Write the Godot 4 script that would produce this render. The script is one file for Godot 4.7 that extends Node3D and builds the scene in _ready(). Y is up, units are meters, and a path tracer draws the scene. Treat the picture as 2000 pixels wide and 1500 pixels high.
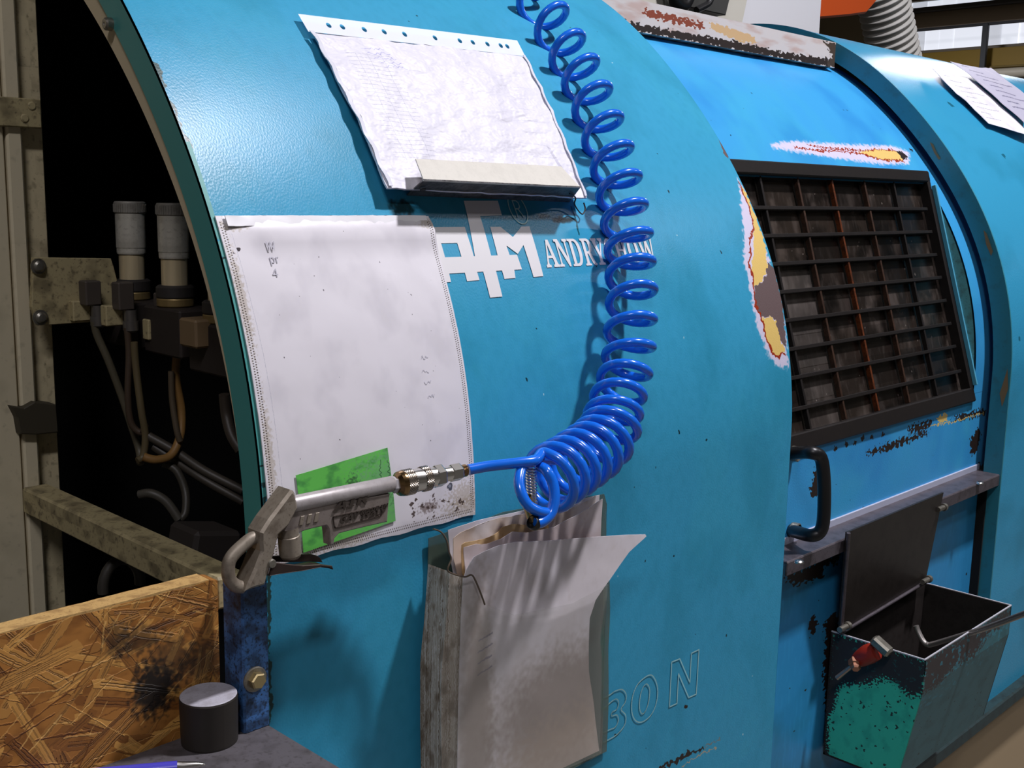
extends Node3D
# Workshop lathe with a curved teal enclosure. y up, metres. X runs along the machine front, Z comes out of it.

const RZ := 0.5537
const RY := 0.6183
const YB := 1.2728
const HC := [-0.0398, 0.0012, 0.0064]
const X1 := 0.7765
const X2 := 1.4885
var PY := PackedFloat32Array()
var PZ := PackedFloat32Array()
var PS := PackedFloat32Array()
var M := {}
var rng := RandomNumberGenerator.new()
var fn := FastNoiseLite.new()


func _ready():
	rng.seed = 7
	fn.seed = 3
	fn.frequency = 1.0
	var cam = Camera3D.new()
	cam.name = "camera"
	cam.transform = Transform3D(Basis(Vector3(0.700590,0.018893,0.713314),Vector3(0.106242,0.985745,-0.130456),Vector3(-0.705611,0.167180,0.688596)),Vector3(-0.46849,1.55709,0.72000))
	cam.fov = 37.6635
	cam.near = 0.02
	cam.far = 200.0
	add_child(cam)
	cam.current = true
	var we = WorldEnvironment.new()
	we.name = "world_environment"
	var env = Environment.new()
	env.background_mode = Environment.BG_COLOR
	env.background_color = Color(0.8, 0.87, 0.95)
	env.tonemap_mode = Environment.TONE_MAPPER_LINEAR
	env.tonemap_exposure = 1.0
	env.sdfgi_enabled = true
	env.ssao_enabled = true
	env.ssil_enabled = true
	we.environment = env
	add_child(we)
	# pendant lamps of the hall: where, turn, length, width, energy
	lamp(Vector3(1.42, 4.4, 1.0), 0.0, 0.24, 0.16, 15.0, "white pendant lamp panel hanging above the blue coiled hose")
	lamp(Vector3(-2.0, 4.4, 2.0), 0.0, 1.2, 0.3, 6.0, "white pendant lamp panel hanging over the aisle behind the chipboard end")
	lamp(Vector3(9.5, 4.6, -2.75), 0.0, 1.5, 0.3, 8.0, "white pendant lamp panel hanging beyond the far end of the lathe")
	lamp(Vector3(4.6, 4.4, 2.6), 0.0, 1.2, 0.3, 4.0, "white pendant lamp panel hanging in front of the chip bin")
	lamp(Vector3(22.0, 6.6, -11.5), 0.3, 2.4, 0.5, 70.0, "white pendant lamp panel hanging near the far gable wall")
	profile()
	materials()
	hall()
	lathe()
	frame_bay()
	bench_corner()
	sheets()
	air_gun()
	hose()
	pocket()
	bin()
	behind()


# ---------------------------------------------------------------- curved section
func profile():
	var ys = [0.55]
	var zs = [0.0]
	for i in 40:
		ys.append(lerpf(0.56, YB - 0.004, i / 39.0))
		zs.append(0.0)
	for i in 200:
		var t = 0.005 + 1.69 * i / 199.0
		var k = 1.0 + HC[0] * sin(2 * t) + HC[1] * sin(4 * t) + HC[2] * sin(6 * t)
		ys.append(YB + RY * sin(t) * k)
		zs.append(RZ * (cos(t) * k - 1.0))
	for rep in 5:
		var z2 = zs.duplicate()
		for i in range(36, 56):
			z2[i] = (zs[i - 1] + zs[i] * 2 + zs[i + 1]) / 4.0
		zs = z2
	var s = 0.0
	for i in ys.size():
		if i > 0:
			s += Vector2(ys[i] - ys[i - 1], zs[i] - zs[i - 1]).length()
		PY.append(ys[i])
		PZ.append(zs[i])
		PS.append(s)


func s_of(y):
	for i in range(1, PY.size()):
		if PY[i] >= y:
			return lerpf(PS[i - 1], PS[i], (y - PY[i - 1]) / maxf(PY[i] - PY[i - 1], 1e-6))
		if PY[i] < PY[i - 1]:
			return PS[i - 1]
	return PS[-1]


func seg_of(s):
	return clampi(PS.bsearch(s), 1, PS.size() - 1)


func n_of(s):
	var i = clampi(seg_of(s), 3, PS.size() - 3)
	var f = clampf((s - PS[i - 1]) / (PS[i] - PS[i - 1]), 0, 1)
	var a = Vector2(PY[i] - PY[i - 2], PZ[i] - PZ[i - 2]).normalized()
	var b = Vector2(PY[i + 1] - PY[i - 1], PZ[i + 1] - PZ[i - 1]).normalized()
	var t = a.lerp(b, f).normalized()
	return Vector3(0, -t.y, t.x)


func hs(x, s, off = 0.0):    # a point of the curved section by arc length, lifted off it
	var i = seg_of(s)
	var f = (s - PS[i - 1]) / (PS[i] - PS[i - 1])
	return Vector3(x, lerpf(PY[i - 1], PY[i], f), lerpf(PZ[i - 1], PZ[i], f)) + n_of(s) * off


func hp(x, y, off = 0.0):    # the same by height
	return hs(x, s_of(y), off)


# ---------------------------------------------------------------- mesh helpers (a, b, c run counter-clockwise seen from outside)
func S():
	var st = SurfaceTool.new()
	st.begin(Mesh.PRIMITIVE_TRIANGLES)
	return st


func tri(st, a, b, c, ua = Vector2.ZERO, ub = Vector2.ZERO, uc = Vector2.ZERO):
	st.set_uv(ua)
	st.add_vertex(a)
	st.set_uv(uc)
	st.add_vertex(c)
	st.set_uv(ub)
	st.add_vertex(b)


func quad(st, a, b, c, d, u = null):
	if u == null:
		tri(st, a, b, c)
		tri(st, a, c, d)
	else:
		tri(st, a, b, c, u[0], u[1], u[2])
		tri(st, a, c, d, u[0], u[2], u[3])


func out_poly(st, pts, center):
	var n = (pts[1] - pts[0]).cross(pts[2] - pts[0])
	var m = Vector3.ZERO
	for p in pts:
		m += p
	m /= pts.size()
	if n.dot(m - center) < 0:
		pts.reverse()
	for i in range(1, pts.size() - 1):
		tri(st, pts[0], pts[i], pts[i + 1])


func box(st, c, size, bev = 0.0, T = Basis()):
	var h = size / 2.0
	var b = minf(bev, 0.45 * minf(size.x, minf(size.y, size.z)))
	st.set_smooth_group(-1)
	var P = func(v): return c + T * v
	for ax in 3:
		var a1 = (ax + 1) % 3
		var a2 = (ax + 2) % 3
		for sg in [-1, 1]:
			var q = []
			for k in [[-1, -1], [1, -1], [1, 1], [-1, 1]]:
				var v = Vector3.ZERO
				v[ax] = sg * h[ax]
				v[a1] = k[0] * (h[a1] - b)
				v[a2] = k[1] * (h[a2] - b)
				q.append(P.call(v))
			out_poly(st, q, c)
			if b > 0:
				for sg2 in [-1, 1]:
					var e = []
					for k in [[0, -1], [0, 1], [1, 1], [1, -1]]:
						var v = Vector3.ZERO
						v[ax] = sg * (h[ax] - (b if k[0] == 1 else 0.0))
						v[a1] = sg2 * (h[a1] - (0.0 if k[0] == 1 else b))
						v[a2] = k[1] * (h[a2] - b)
						e.append(P.call(v))
					out_poly(st, e, c)
	if b > 0:
		for i in 8:
			var sg = Vector3(1 if i & 1 else -1, 1 if i & 2 else -1, 1 if i & 4 else -1)
			var q = []
			for ax in 3:
				var v = sg * (h - Vector3(b, b, b))
				v[ax] = sg[ax] * h[ax]
				q.append(P.call(v))
			out_poly(st, q, c)


func frame_for(dir):
	var y = dir.normalized()
	var x = (Vector3.RIGHT if absf(y.x) < 0.8 else Vector3.UP).cross(y).normalized()
	return Basis(x, y, x.cross(y))


func lathe_shape(st, prof, o, dir, segs = 28, smooth = false, turn = 0.0):   # prof: (radius, height along dir)
	var B = frame_for(dir)
	for i in range(prof.size() - 1):
		st.set_smooth_group(1 if smooth else i + 1)
		if segs <= 8:
			st.set_smooth_group(-1)
		var p = prof[i]
		var q = prof[i + 1]
		for k in segs:
			var a = TAU * k / segs + turn
			var b = TAU * (k + 1) / segs + turn
			var ra = B.x * cos(a) - B.z * sin(a)
			var rb = B.x * cos(b) - B.z * sin(b)
			var u = [Vector2(float(k) / segs, i), Vector2(float(k + 1) / segs, i), Vector2(float(k + 1) / segs, i + 1), Vector2(float(k) / segs, i + 1)]
			quad(st, o + ra * p.x + B.y * p.y, o + rb * p.x + B.y * p.y, o + rb * q.x + B.y * q.y, o + ra * q.x + B.y * q.y, u)


func spline(pts, per = 8, closed = false):
	var out = []
	var n = pts.size()
	for i in (n if closed else n - 1):
		var p0 = pts[(i - 1 + n) % n] if closed or i > 0 else pts[0]
		var p1 = pts[i]
		var p2 = pts[(i + 1) % n]
		var p3 = pts[(i + 2) % n] if closed or i + 2 < n else pts[n - 1]
		for k in per:
			var t = float(k) / per
			out.append(0.5 * (2 * p1 + (p2 - p0) * t + (2 * p0 - 5 * p1 + 4 * p2 - p3) * t * t + (3 * p1 - p0 - 3 * p2 + p3) * t * t * t))
	if not closed:
		out.append(pts[n - 1])
	return out


func tube(st, pts, r, segs = 12, caps = true):
	st.set_smooth_group(1)
	var n = pts.size()
	var t0 = (pts[1] - pts[0]).normalized()
	var x = (Vector3.UP if absf(t0.y) < 0.8 else Vector3.RIGHT).cross(t0).normalized()
	var rings = []
	for i in n:
		var t = (pts[mini(i + 1, n - 1)] - pts[maxi(i - 1, 0)]).normalized()
		x = (x - t * x.dot(t)).normalized()
		var y = t.cross(x)
		var rr = r[i] if r is Array else r
		var ring = []
		for k in segs:
			var a = TAU * k / segs
			ring.append(pts[i] + (x * cos(a) + y * sin(a)) * rr)
		rings.append(ring)
	for i in range(n - 1):
		for k in segs:
			var k2 = (k + 1) % segs
			quad(st, rings[i][k], rings[i][k2], rings[i + 1][k2], rings[i + 1][k])
	if caps:
		st.set_smooth_group(-1)
		for k in range(1, segs - 1):
			tri(st, rings[0][0], rings[0][k + 1], rings[0][k])
			tri(st, rings[n - 1][0], rings[n - 1][k], rings[n - 1][k + 1])


func ccw(poly):
	var a = 0.0
	for i in poly.size():
		var p = poly[i]
		var q = poly[(i + 1) % poly.size()]
		a += p.x * q.y - q.x * p.y
	var r = Array(poly).duplicate()
	if a < 0:
		r.reverse()
	return r


func inset(poly, d):
	var out = []
	var n = poly.size()
	for i in n:
		var a = (poly[i] - poly[(i - 1 + n) % n]).normalized()
		var b = (poly[(i + 1) % n] - poly[i]).normalized()
		var na = Vector2(-a.y, a.x)
		var nb = Vector2(-b.y, b.x)
		var m = (na + nb)
		m = m.normalized() / maxf(0.5, m.normalized().dot(na)) if m.length() > 0.05 else na
		out.append(poly[i] + m * d)
	return out


func extrude(st, poly_in, f, depth, bev = 0.0):   # f(Vector2, height) -> Vector3; the front is at height 0, the back at -depth
	var poly = ccw(poly_in)
	var top = inset(poly, bev) if bev > 0 else poly
	var n = poly.size()
	st.set_smooth_group(-1)
	for side in 2:
		var src = top if side == 0 else poly
		var idx = Geometry2D.triangulate_polygon(PackedVector2Array(src))
		for i in range(0, idx.size(), 3):
			var a = src[idx[i]]
			var b = src[idx[i + 1]]
			var c = src[idx[i + 2]]
			if (b - a).cross(c - a) < 0:
				var s = b
				b = c
				c = s
			if side == 0:
				tri(st, f.call(a, 0.0), f.call(b, 0.0), f.call(c, 0.0), a, b, c)
			else:
				tri(st, f.call(a, -depth), f.call(c, -depth), f.call(b, -depth), a, c, b)
	for i in n:
		var j = (i + 1) % n
		if bev > 0:
			quad(st, f.call(top[i], 0.0), f.call(poly[i], -bev), f.call(poly[j], -bev), f.call(top[j], 0.0), [top[i], poly[i], poly[j], top[j]])
		quad(st, f.call(poly[i], -bev), f.call(poly[i], -depth), f.call(poly[j], -depth), f.call(poly[j], -bev), [poly[i], poly[i], poly[j], poly[j]])


func flat(T):      # a flat map for extrude: x, y in the plane of T, height along its z
	return func(p, h): return T * Vector3(p.x, p.y, h)


func onz(z):
	return flat(Transform3D(Basis(), Vector3(0, 0, z)))


func patch(st, polys, cell, f, thick = 0.0, uv = null, rim = Vector2.ZERO):   # polygons cut into cells and laid over a curved surface by f(Vector2, height)
	st.set_smooth_group(1)
	for poly0 in polys:
		var poly = PackedVector2Array(ccw(poly0))
		var lo = poly[0]
		var hi = poly[0]
		for p in poly:
			lo = lo.min(p)
			hi = hi.max(p)
		var i0 = int(floor(lo.x / cell.x))
		var i1 = int(ceil(hi.x / cell.x))
		var j0 = int(floor(lo.y / cell.y))
		var j1 = int(ceil(hi.y / cell.y))
		for i in range(i0, i1):
			for j in range(j0, j1):
				var q = Vector2(i, j) * cell
				var rect = PackedVector2Array([q, q + Vector2(cell.x, 0), q + cell, q + Vector2(0, cell.y)])
				for pc in Geometry2D.intersect_polygons(poly, rect):
					var idx = Geometry2D.triangulate_polygon(pc)
					for k in range(0, idx.size(), 3):
						var a = pc[idx[k]]
						var b = pc[idx[k + 1]]
						var c = pc[idx[k + 2]]
						if (b - a).cross(c - a) < 0:
							var s = b
							b = c
							c = s
						var u = [a, b, c] if uv == null else [uv.call(a), uv.call(b), uv.call(c)]
						tri(st, f.call(a, 0.0), f.call(b, 0.0), f.call(c, 0.0), u[0], u[1], u[2])
						if thick > 0:
							tri(st, f.call(a, -thick), f.call(c, -thick), f.call(b, -thick), u[0], u[2], u[1])
		if thick > 0:
			st.set_smooth_group(2)
			for i in poly.size():
				var a = poly[i]
				var b = poly[(i + 1) % poly.size()]
				var n = maxi(1, int(ceil((b - a).length() / minf(cell.x, cell.y))))
				for k in n:
					var p = a.lerp(b, float(k) / n)
					var q = a.lerp(b, float(k + 1) / n)
					var up = p if uv == null else uv.call(p)
					var uq = q if uv == null else uv.call(q)
					quad(st, f.call(p, 0.0), f.call(p, -thick), f.call(q, -thick), f.call(q, 0.0), [up, up + rim, uq + rim, uq])
			st.set_smooth_group(1)


func ribbon(pts, w, closed = false):    # a line of width w as little quads in the plane
	var out = []
	var n = pts.size()
	for i in (n if closed else n - 1):
		var a = pts[i]
		var b = pts[(i + 1) % n]
		var d = (b - a).normalized()
		if (b - a).length() < 1e-6:
			continue
		var m = Vector2(-d.y, d.x) * w / 2
		out.append([a - m - d * w * 0.3, b - m + d * w * 0.3, b + m + d * w * 0.3, a + m - d * w * 0.3])
	return out


func obj(called, st, m, parent = self):
	var o = MeshInstance3D.new()
	o.name = called
	if st is SurfaceTool:
		st.generate_normals()
		st.index()
		o.mesh = st.commit()
	else:
		o.mesh = st
	o.material_override = null
	for i in o.mesh.get_surface_count():
		o.set_surface_override_material(i, m)
	o.cast_shadow = GeometryInstance3D.SHADOW_CASTING_SETTING_ON
	parent.add_child(o, true)
	return o


func tag(o, label, category, group = ""):
	o.set_meta("label", label)
	o.set_meta("category", category)
	if group:
		o.set_meta("group", group)
	return o


func struct(o, label = ""):
	o.set_meta("kind", "structure")
	if label:
		o.set_meta("label", label)
	return o


func thing(called, label, category, group = "", at = Vector3.ZERO):
	var o = Node3D.new()
	o.name = called
	add_child(o, true)
	o.position = at
	return tag(o, label, category, group)


func bx(called, c, size, m, parent = self, bev = 0.001, T = Basis()):
	var st = S()
	box(st, c, size, bev, T)
	return obj(called, st, m, parent)


func letters(called, text, at, B, height, m, parent, font = "Droid Sans", weight = 400, depth = 0.0006):
	var tm = TextMesh.new()
	var f = SystemFont.new()
	f.font_names = PackedStringArray([font])
	f.font_weight = weight
	tm.font = f
	tm.font_size = 64
	tm.pixel_size = height / 46.0
	tm.depth = depth
	tm.text = text
	tm.horizontal_alignment = HORIZONTAL_ALIGNMENT_LEFT
	tm.vertical_alignment = VERTICAL_ALIGNMENT_BOTTOM
	tm.curve_step = 1.0
	var o = MeshInstance3D.new()
	o.name = called
	o.mesh = tm
	for i in tm.get_surface_count():
		o.set_surface_override_material(i, m)
	o.transform = Transform3D(B, at)
	parent.add_child(o, true)
	return o


# ---------------------------------------------------------------- textures
class Canvas:
	var im: Image
	var w: int
	var h: int
	var nz := FastNoiseLite.new()

	func _init(w_, h_, col):
		w = w_
		h = h_
		im = Image.create(w, h, false, Image.FORMAT_RGBA8)
		im.fill(col)
		nz.noise_type = FastNoiseLite.TYPE_SIMPLEX
		nz.fractal_octaves = 2
		nz.frequency = 0.05

	func mottle(col, amount, freq, sd, lo = 0.0, sx = 1.0, sy = 1.0, size = 192):
		var n = FastNoiseLite.new()
		n.seed = sd
		n.frequency = 1.0
		n.fractal_octaves = 4
		var o = Image.create(size, size, false, Image.FORMAT_RGBA8)
		for y in size:
			for x in size:
				var v = n.get_noise_2d(x * freq * sx / size, y * freq * sy / size)
				v = clampf((v - lo) * 2.0, 0, 1) * amount
				o.set_pixel(x, y, Color(col.r, col.g, col.b, v))
		o.resize(w, h, Image.INTERPOLATE_CUBIC)
		im.blend_rect(o, Rect2i(0, 0, w, h), Vector2i.ZERO)

	func put(x, y, col, a):
		if x >= 0 and y >= 0 and x < w and y < h and a > 0.004:
			var c = im.get_pixel(x, y)
			im.set_pixel(x, y, Color(lerpf(c.r, col.r, a), lerpf(c.g, col.g, a), lerpf(c.b, col.b, a), c.a))

	func poly(pts, col, jag = 0.0, soft = 0.0, alpha = 1.0):
		var pp = PackedVector2Array(pts)
		var lo = pp[0]
		var hi = pp[0]
		for p in pp:
			lo = lo.min(p)
			hi = hi.max(p)
		var m = jag + soft + 1
		for y in range(maxi(0, int(lo.y - m)), mini(h, int(hi.y + m) + 1)):
			for x in range(maxi(0, int(lo.x - m)), mini(w, int(hi.x + m) + 1)):
				var p = Vector2(x + 0.5, y + 0.5)
				if jag > 0:
					p += Vector2(nz.get_noise_2d(x * 0.9, y * 0.9), nz.get_noise_2d(x * 0.9 + 900, y * 0.9)) * jag * 1.5
				var ins = Geometry2D.is_point_in_polygon(p, pp)
				if soft <= 0:
					if ins:
						put(x, y, col, alpha)
				else:
					var d = 1e9
					for i in pp.size():
						d = minf(d, p.distance_to(Geometry2D.get_closest_point_to_segment(p, pp[i], pp[(i + 1) % pp.size()])))
					put(x, y, col, alpha * smoothstep(-soft, soft, d if ins else -d))

	func line(pts, wd, col, jag = 0.0, alpha = 1.0):
		for i in range(pts.size() - 1):
			var d = (pts[i + 1] - pts[i]).normalized()
			var m = Vector2(-d.y, d.x) * wd / 2
			poly([pts[i] - m, pts[i + 1] - m, pts[i + 1] + m, pts[i] + m], col, jag, 0.0, alpha)

	func spot(p, rx, ry, col, alpha = 1.0, jag = 1.0):
		var pts = []
		for k in 10:
			pts.append(p + Vector2(cos(TAU * k / 10) * rx, sin(TAU * k / 10) * ry))
		poly(pts, col, jag, 0.0, alpha)

	func soft_spot(p, rx, ry, col, alpha = 1.0, ragged = 0.5):
		for y in range(maxi(0, int(p.y - ry * 1.3)), mini(h, int(p.y + ry * 1.3) + 1)):
			for x in range(maxi(0, int(p.x - rx * 1.3)), mini(w, int(p.x + rx * 1.3) + 1)):
				var d = Vector2((x - p.x) / rx, (y - p.y) / ry).length() + nz.get_noise_2d(x, y) * ragged
				put(x, y, col, alpha * (1.0 - smoothstep(0.35, 1.0, d)))

	func specks(n, sd, lo, hi, r0, r1, col, alpha = 1.0):
		var g = RandomNumberGenerator.new()
		g.seed = sd
		for i in n:
			var r = g.randf_range(r0, r1)
			spot(Vector2(g.randf_range(lo.x, hi.x), g.randf_range(lo.y, hi.y)), r, r * g.randf_range(0.5, 1.5), col, alpha, r * 0.6)

	func tex():
		return ImageTexture.create_from_image(im)


func sr(r, g, b):
	return Color(r / 255.0, g / 255.0, b / 255.0)


func mat(col, rough = 0.6, metal = 0.0, spec = 0.5):
	var m = StandardMaterial3D.new()
	m.albedo_color = col
	m.roughness = rough
	m.metallic = metal
	m.metallic_specular = spec
	m.cull_mode = BaseMaterial3D.CULL_DISABLED
	return m


func tmat(tex, rough = 0.6, metal = 0.0):
	var m = mat(Color.WHITE, rough, metal)
	m.albedo_texture = tex
	return m


func noise_normal(size, freq, strength, sd, oct = 2):
	var n = FastNoiseLite.new()
	n.seed = sd
	n.frequency = freq
	n.fractal_octaves = oct
	var im = n.get_seamless_image(size, size)
	im.convert(Image.FORMAT_RGBA8)
	im.bump_map_to_normal_map(strength)
	return ImageTexture.create_from_image(im)


func grime(base, dirt, amount, scale, sd, rough = 0.6, metal = 0.0, lo = 0.0):     # one colour with dirt blotches, laid on by position
	var c = Canvas.new(512, 512, base)
	c.mottle(dirt, amount * 0.45, 6.0, sd, lo, 1, 1, 256)
	c.mottle(dirt, amount * 0.7, 24.0, sd + 1, lo + 0.26, 1, 1, 384)
	c.mottle(dirt, amount, 60.0, sd + 2, lo + 0.38, 1, 1, 512)
	var m = tmat(c.tex(), rough, metal)
	m.uv1_triplanar = true
	m.uv1_scale = Vector3.ONE * scale
	return m


func materials():
	M.peel = noise_normal(2048, 0.16, 1.2, 5)
	M.crease = noise_normal(512, 0.012, 9.0, 9, 4)
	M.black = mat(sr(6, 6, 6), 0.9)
	M.soot = mat(sr(12, 11, 10), 0.8)
	M.teal = mat(sr(56, 150, 176), 0.42)
	M.flange = mat(sr(72, 150, 146), 0.5)
	M.cream = grime(sr(206, 192, 156), sr(60, 50, 36), 0.55, 3.0, 21, 0.6)
	M.cream_clean = grime(sr(218, 206, 176), sr(90, 80, 62), 0.3, 2.0, 25, 0.55, 0.0, 0.1)
	M.cream_old = grime(sr(176, 162, 122), sr(36, 30, 20), 0.8, 4.0, 31, 0.65)
	M.dark_metal = grime(sr(62, 58, 58), sr(22, 18, 16), 0.7, 4.0, 41, 0.5, 0.5)
	M.rail = grime(sr(98, 92, 98), sr(40, 34, 34), 0.6, 5.0, 47, 0.42, 0.5)
	M.steel = mat(sr(205, 203, 200), 0.28, 1.0)
	M.chrome = mat(sr(226, 222, 216), 0.24, 1.0)
	M.dull_steel = grime(sr(150, 146, 136), sr(70, 62, 50), 0.5, 8.0, 51, 0.4, 0.8)
	M.white_print = mat(sr(222, 220, 222), 0.5)
	M.pale_print = mat(sr(150, 200, 205), 0.5)
	M.ink = mat(sr(150, 148, 160), 0.8)
	M.ink_dark = mat(sr(60, 58, 70), 0.8)
	M.rubber = mat(sr(18, 18, 20), 0.38)
	M.hose = mat(sr(20, 108, 226), 0.22)
	M.hose.clearcoat_enabled = true
	M.hose.clearcoat = 0.6
	M.hose.clearcoat_roughness = 0.1
	M.white_paint = mat(sr(226, 226, 230), 0.5)
	M.film = mat(Color(0.8, 0.85, 0.82, 0.16), 0.2)
	M.film.transparency = BaseMaterial3D.TRANSPARENCY_ALPHA


# ---------------------------------------------------------------- hall
func lamp(at, turn, length, width, energy, label):
	var t = thing("pendant_lamp", label, "ceiling lamp", "", at)
	t.rotation.y = turn
	var glow = mat(Color(1, 1, 1), 0.5)
	glow.emission_enabled = true
	glow.emission = Color(0.985, 0.975, 1.0)
	glow.emission_energy_multiplier = 2.0
	bx("housing", Vector3(0, 0.04, 0), Vector3(length + 0.06, 0.07, width + 0.06), mat(sr(210, 210, 212), 0.5), t, 0.006)
	bx("diffuser", Vector3(0, 0.0, 0), Vector3(length, 0.012, width), glow, t, 0.003)
	for s in [-1, 1]:
		var st = S()
		tube(st, [Vector3(s * length * 0.4, 0.07, 0), Vector3(s * length * 0.4, 8.0 - at.y, 0)], 0.006, 6)
		obj("hanger", st, mat(sr(120, 120, 120), 0.5), t)
	var l = AreaLight3D.new()
	l.name = "lamp_light"
	l.area_size = Vector2(length, width)
	l.light_color = Color(0.985, 0.975, 1.0)
	l.light_energy = energy
	l.area_normalize_energy = true
	l.area_range = 60.0
	l.shadow_enabled = true
	l.position = Vector3(0, -0.012, 0)
	l.rotation.x = -PI / 2
	t.add_child(l, true)


func hall():
	var pale = mat(sr(196, 190, 178), 0.9)
	var xa = -7.0
	var xb = 30.2
	var za = -22.0
	var zb = 9.0
	struct(bx("floor", Vector3((xa + xb) / 2, -0.1, (za + zb) / 2), Vector3(xb - xa, 0.2, zb - za), grime(sr(120, 118, 112), sr(60, 58, 55), 0.5, 0.4, 61, 0.7), self, 0))
	struct(bx("ceiling", Vector3((xa + xb) / 2, 8.1, (za + zb) / 2), Vector3(xb - xa, 0.2, zb - za), pale, self, 0))
	struct(bx("wall_front", Vector3((xa + xb) / 2, 4, zb + 0.1), Vector3(xb - xa, 8, 0.2), pale, self, 0))
	struct(bx("wall_back", Vector3((xa + xb) / 2, 4, za - 0.1), Vector3(xb - xa, 8, 0.2), pale, self, 0))
	struct(bx("wall_left", Vector3(xa - 0.1, 4, (za + zb) / 2), Vector3(0.2, 8, zb - za), pale, self, 0))
	var brown = mat(sr(112, 98, 80), 0.85)
	# the far gable wall: ribbed translucent bands between dark beams
	var W = Node3D.new()
	W.name = "wall_right"
	add_child(W)
	struct(W, "far gable wall with bright translucent bands and dark beams")
	bx("wall_base", Vector3(30.3, 2.75, -6.5), Vector3(0.2, 5.5, 31), mat(sr(128, 112, 92), 0.85), W, 0)
	bx("ledge", Vector3(30.2, 5.525, -6.5), Vector3(0.4, 0.15, 31), mat(sr(150, 142, 130), 0.85), W, 0.02)
	bx("beam_web", Vector3(30.25, 6.42, -6.5), Vector3(0.3, 0.42, 31), brown, W, 0.02)
	bx("beam_flange", Vector3(30.12, 6.66, -6.5), Vector3(0.5, 0.12, 31), mat(sr(44, 40, 38), 0.7), W, 0.02)
	bx("wall_top", Vector3(30.3, 7.5, -6.5), Vector3(0.2, 1.1, 31), brown, W, 0)
	var glow = mat(sr(236, 236, 240), 0.6)
	glow.emission_enabled = true
	glow.emission = Color(0.93, 0.95, 1.0)
	glow.emission_energy_multiplier = 0.8
	var glow2 = mat(sr(200, 200, 205), 0.6)
	glow2.emission_enabled = true
	glow2.emission = Color(0.93, 0.95, 1.0)
	glow2.emission_energy_multiplier = 0.55
	for band in [[5.58, 6.22], [6.73, 6.93]]:
		var win = Node3D.new()
		win.name = "window_1" if band[0] < 6 else "window_2"
		add_child(win)
		struct(win, "bright ribbed translucent band in the far gable wall")
		rng.seed = 12
		for k in 72:      # ribs of the sheet
			var z = -21.5 + k * 0.42
			var wide = 0.425
			bx("pane", Vector3(30.3 + rng.randf_range(0, 0.05), (band[0] + band[1]) / 2, z), Vector3(0.04, band[1] - band[0], wide), glow if rng.randf() < 0.72 else glow2, win, 0.0)
	# crane runway with its railing in front of that wall
	var r = thing("crane_runway", "olive yellow crane beam running along the far gable wall", "crane beam", "", Vector3(29.4, 0, -6.5))
	bx("beam", Vector3(0, 5.2, 0), Vector3(0.3, 0.46, 30), mat(sr(150, 122, 40), 0.6), r, 0.01)
	bx("lower_flange", Vector3(0, 4.95, 0), Vector3(0.5, 0.05, 30), mat(sr(120, 100, 40), 0.6), r, 0.01)
	var g = thing("walkway_railing", "dark grey railing standing before the bright wall band", "railing", "", Vector3(28.9, 0, -6.5))
	bx("handrail", Vector3(0, 5.98, 0), Vector3(0.06, 0.07, 30), mat(sr(60, 62, 66), 0.6), g, 0.01)
	for z in [-9.6, -7.4, -4.98, -2.6, -0.2, 2.2]:
		bx("post", Vector3(0, 5.45, z), Vector3(0.12, 1.1, 0.14), mat(sr(66, 70, 76), 0.6), g, 0.01)
	var st = S()
	tube(st, [Vector3(28.6, 4.72, -21), Vector3(28.6, 4.72, 8)], 0.12, 12)
	tag(obj("wall_pipe", st, mat(sr(190, 184, 168), 0.5)), "pale pipe running under the olive crane beam", "pipe")
	st = S()
	tube(st, [Vector3(28.3, 3.0, -13.55), Vector3(28.3, 8.0, -13.55)], 0.1, 10)
	tag(obj("drop_pipe", st, mat(sr(78, 72, 66), 0.6)), "dark upright pipe beside the corrugated hose", "pipe")
	for k in [[-9.05, 6.45, 0.36, "short white tube on the brown band above the railing"], [-9.3, 5.3, 0.5, "short white tube hanging over the grey ledge under the bright band"], [-6.6, 6.75, 0.3, "short white tube crossing the upper dark beam of the far wall"]]:
		var tb = S()
		tube(tb, [Vector3(29.6, k[1] - k[2] / 2, k[0]), Vector3(29.6, k[1] + k[2] / 2, k[0] - 0.06)], 0.05, 8)
		tag(obj("wall_tube_lamp", tb, glow), k[3], "tube lamp", "short tubes on the far wall")


# ---------------------------------------------------------------- lathe
func hood_canvas(x0, x1, s0, s1, w, h, col):
	var c = Canvas.new(w, h, col)
	var f = func(p): return Vector2((p.x - x0) / (x1 - x0) * w, (1.0 - (s_of(p.y) - s0) / (s1 - s0)) * h)
	return [c, f]


func mp(f, pts):
	var o = []
	for p in pts:
		o.append(f.call(p))
	return o


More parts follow.
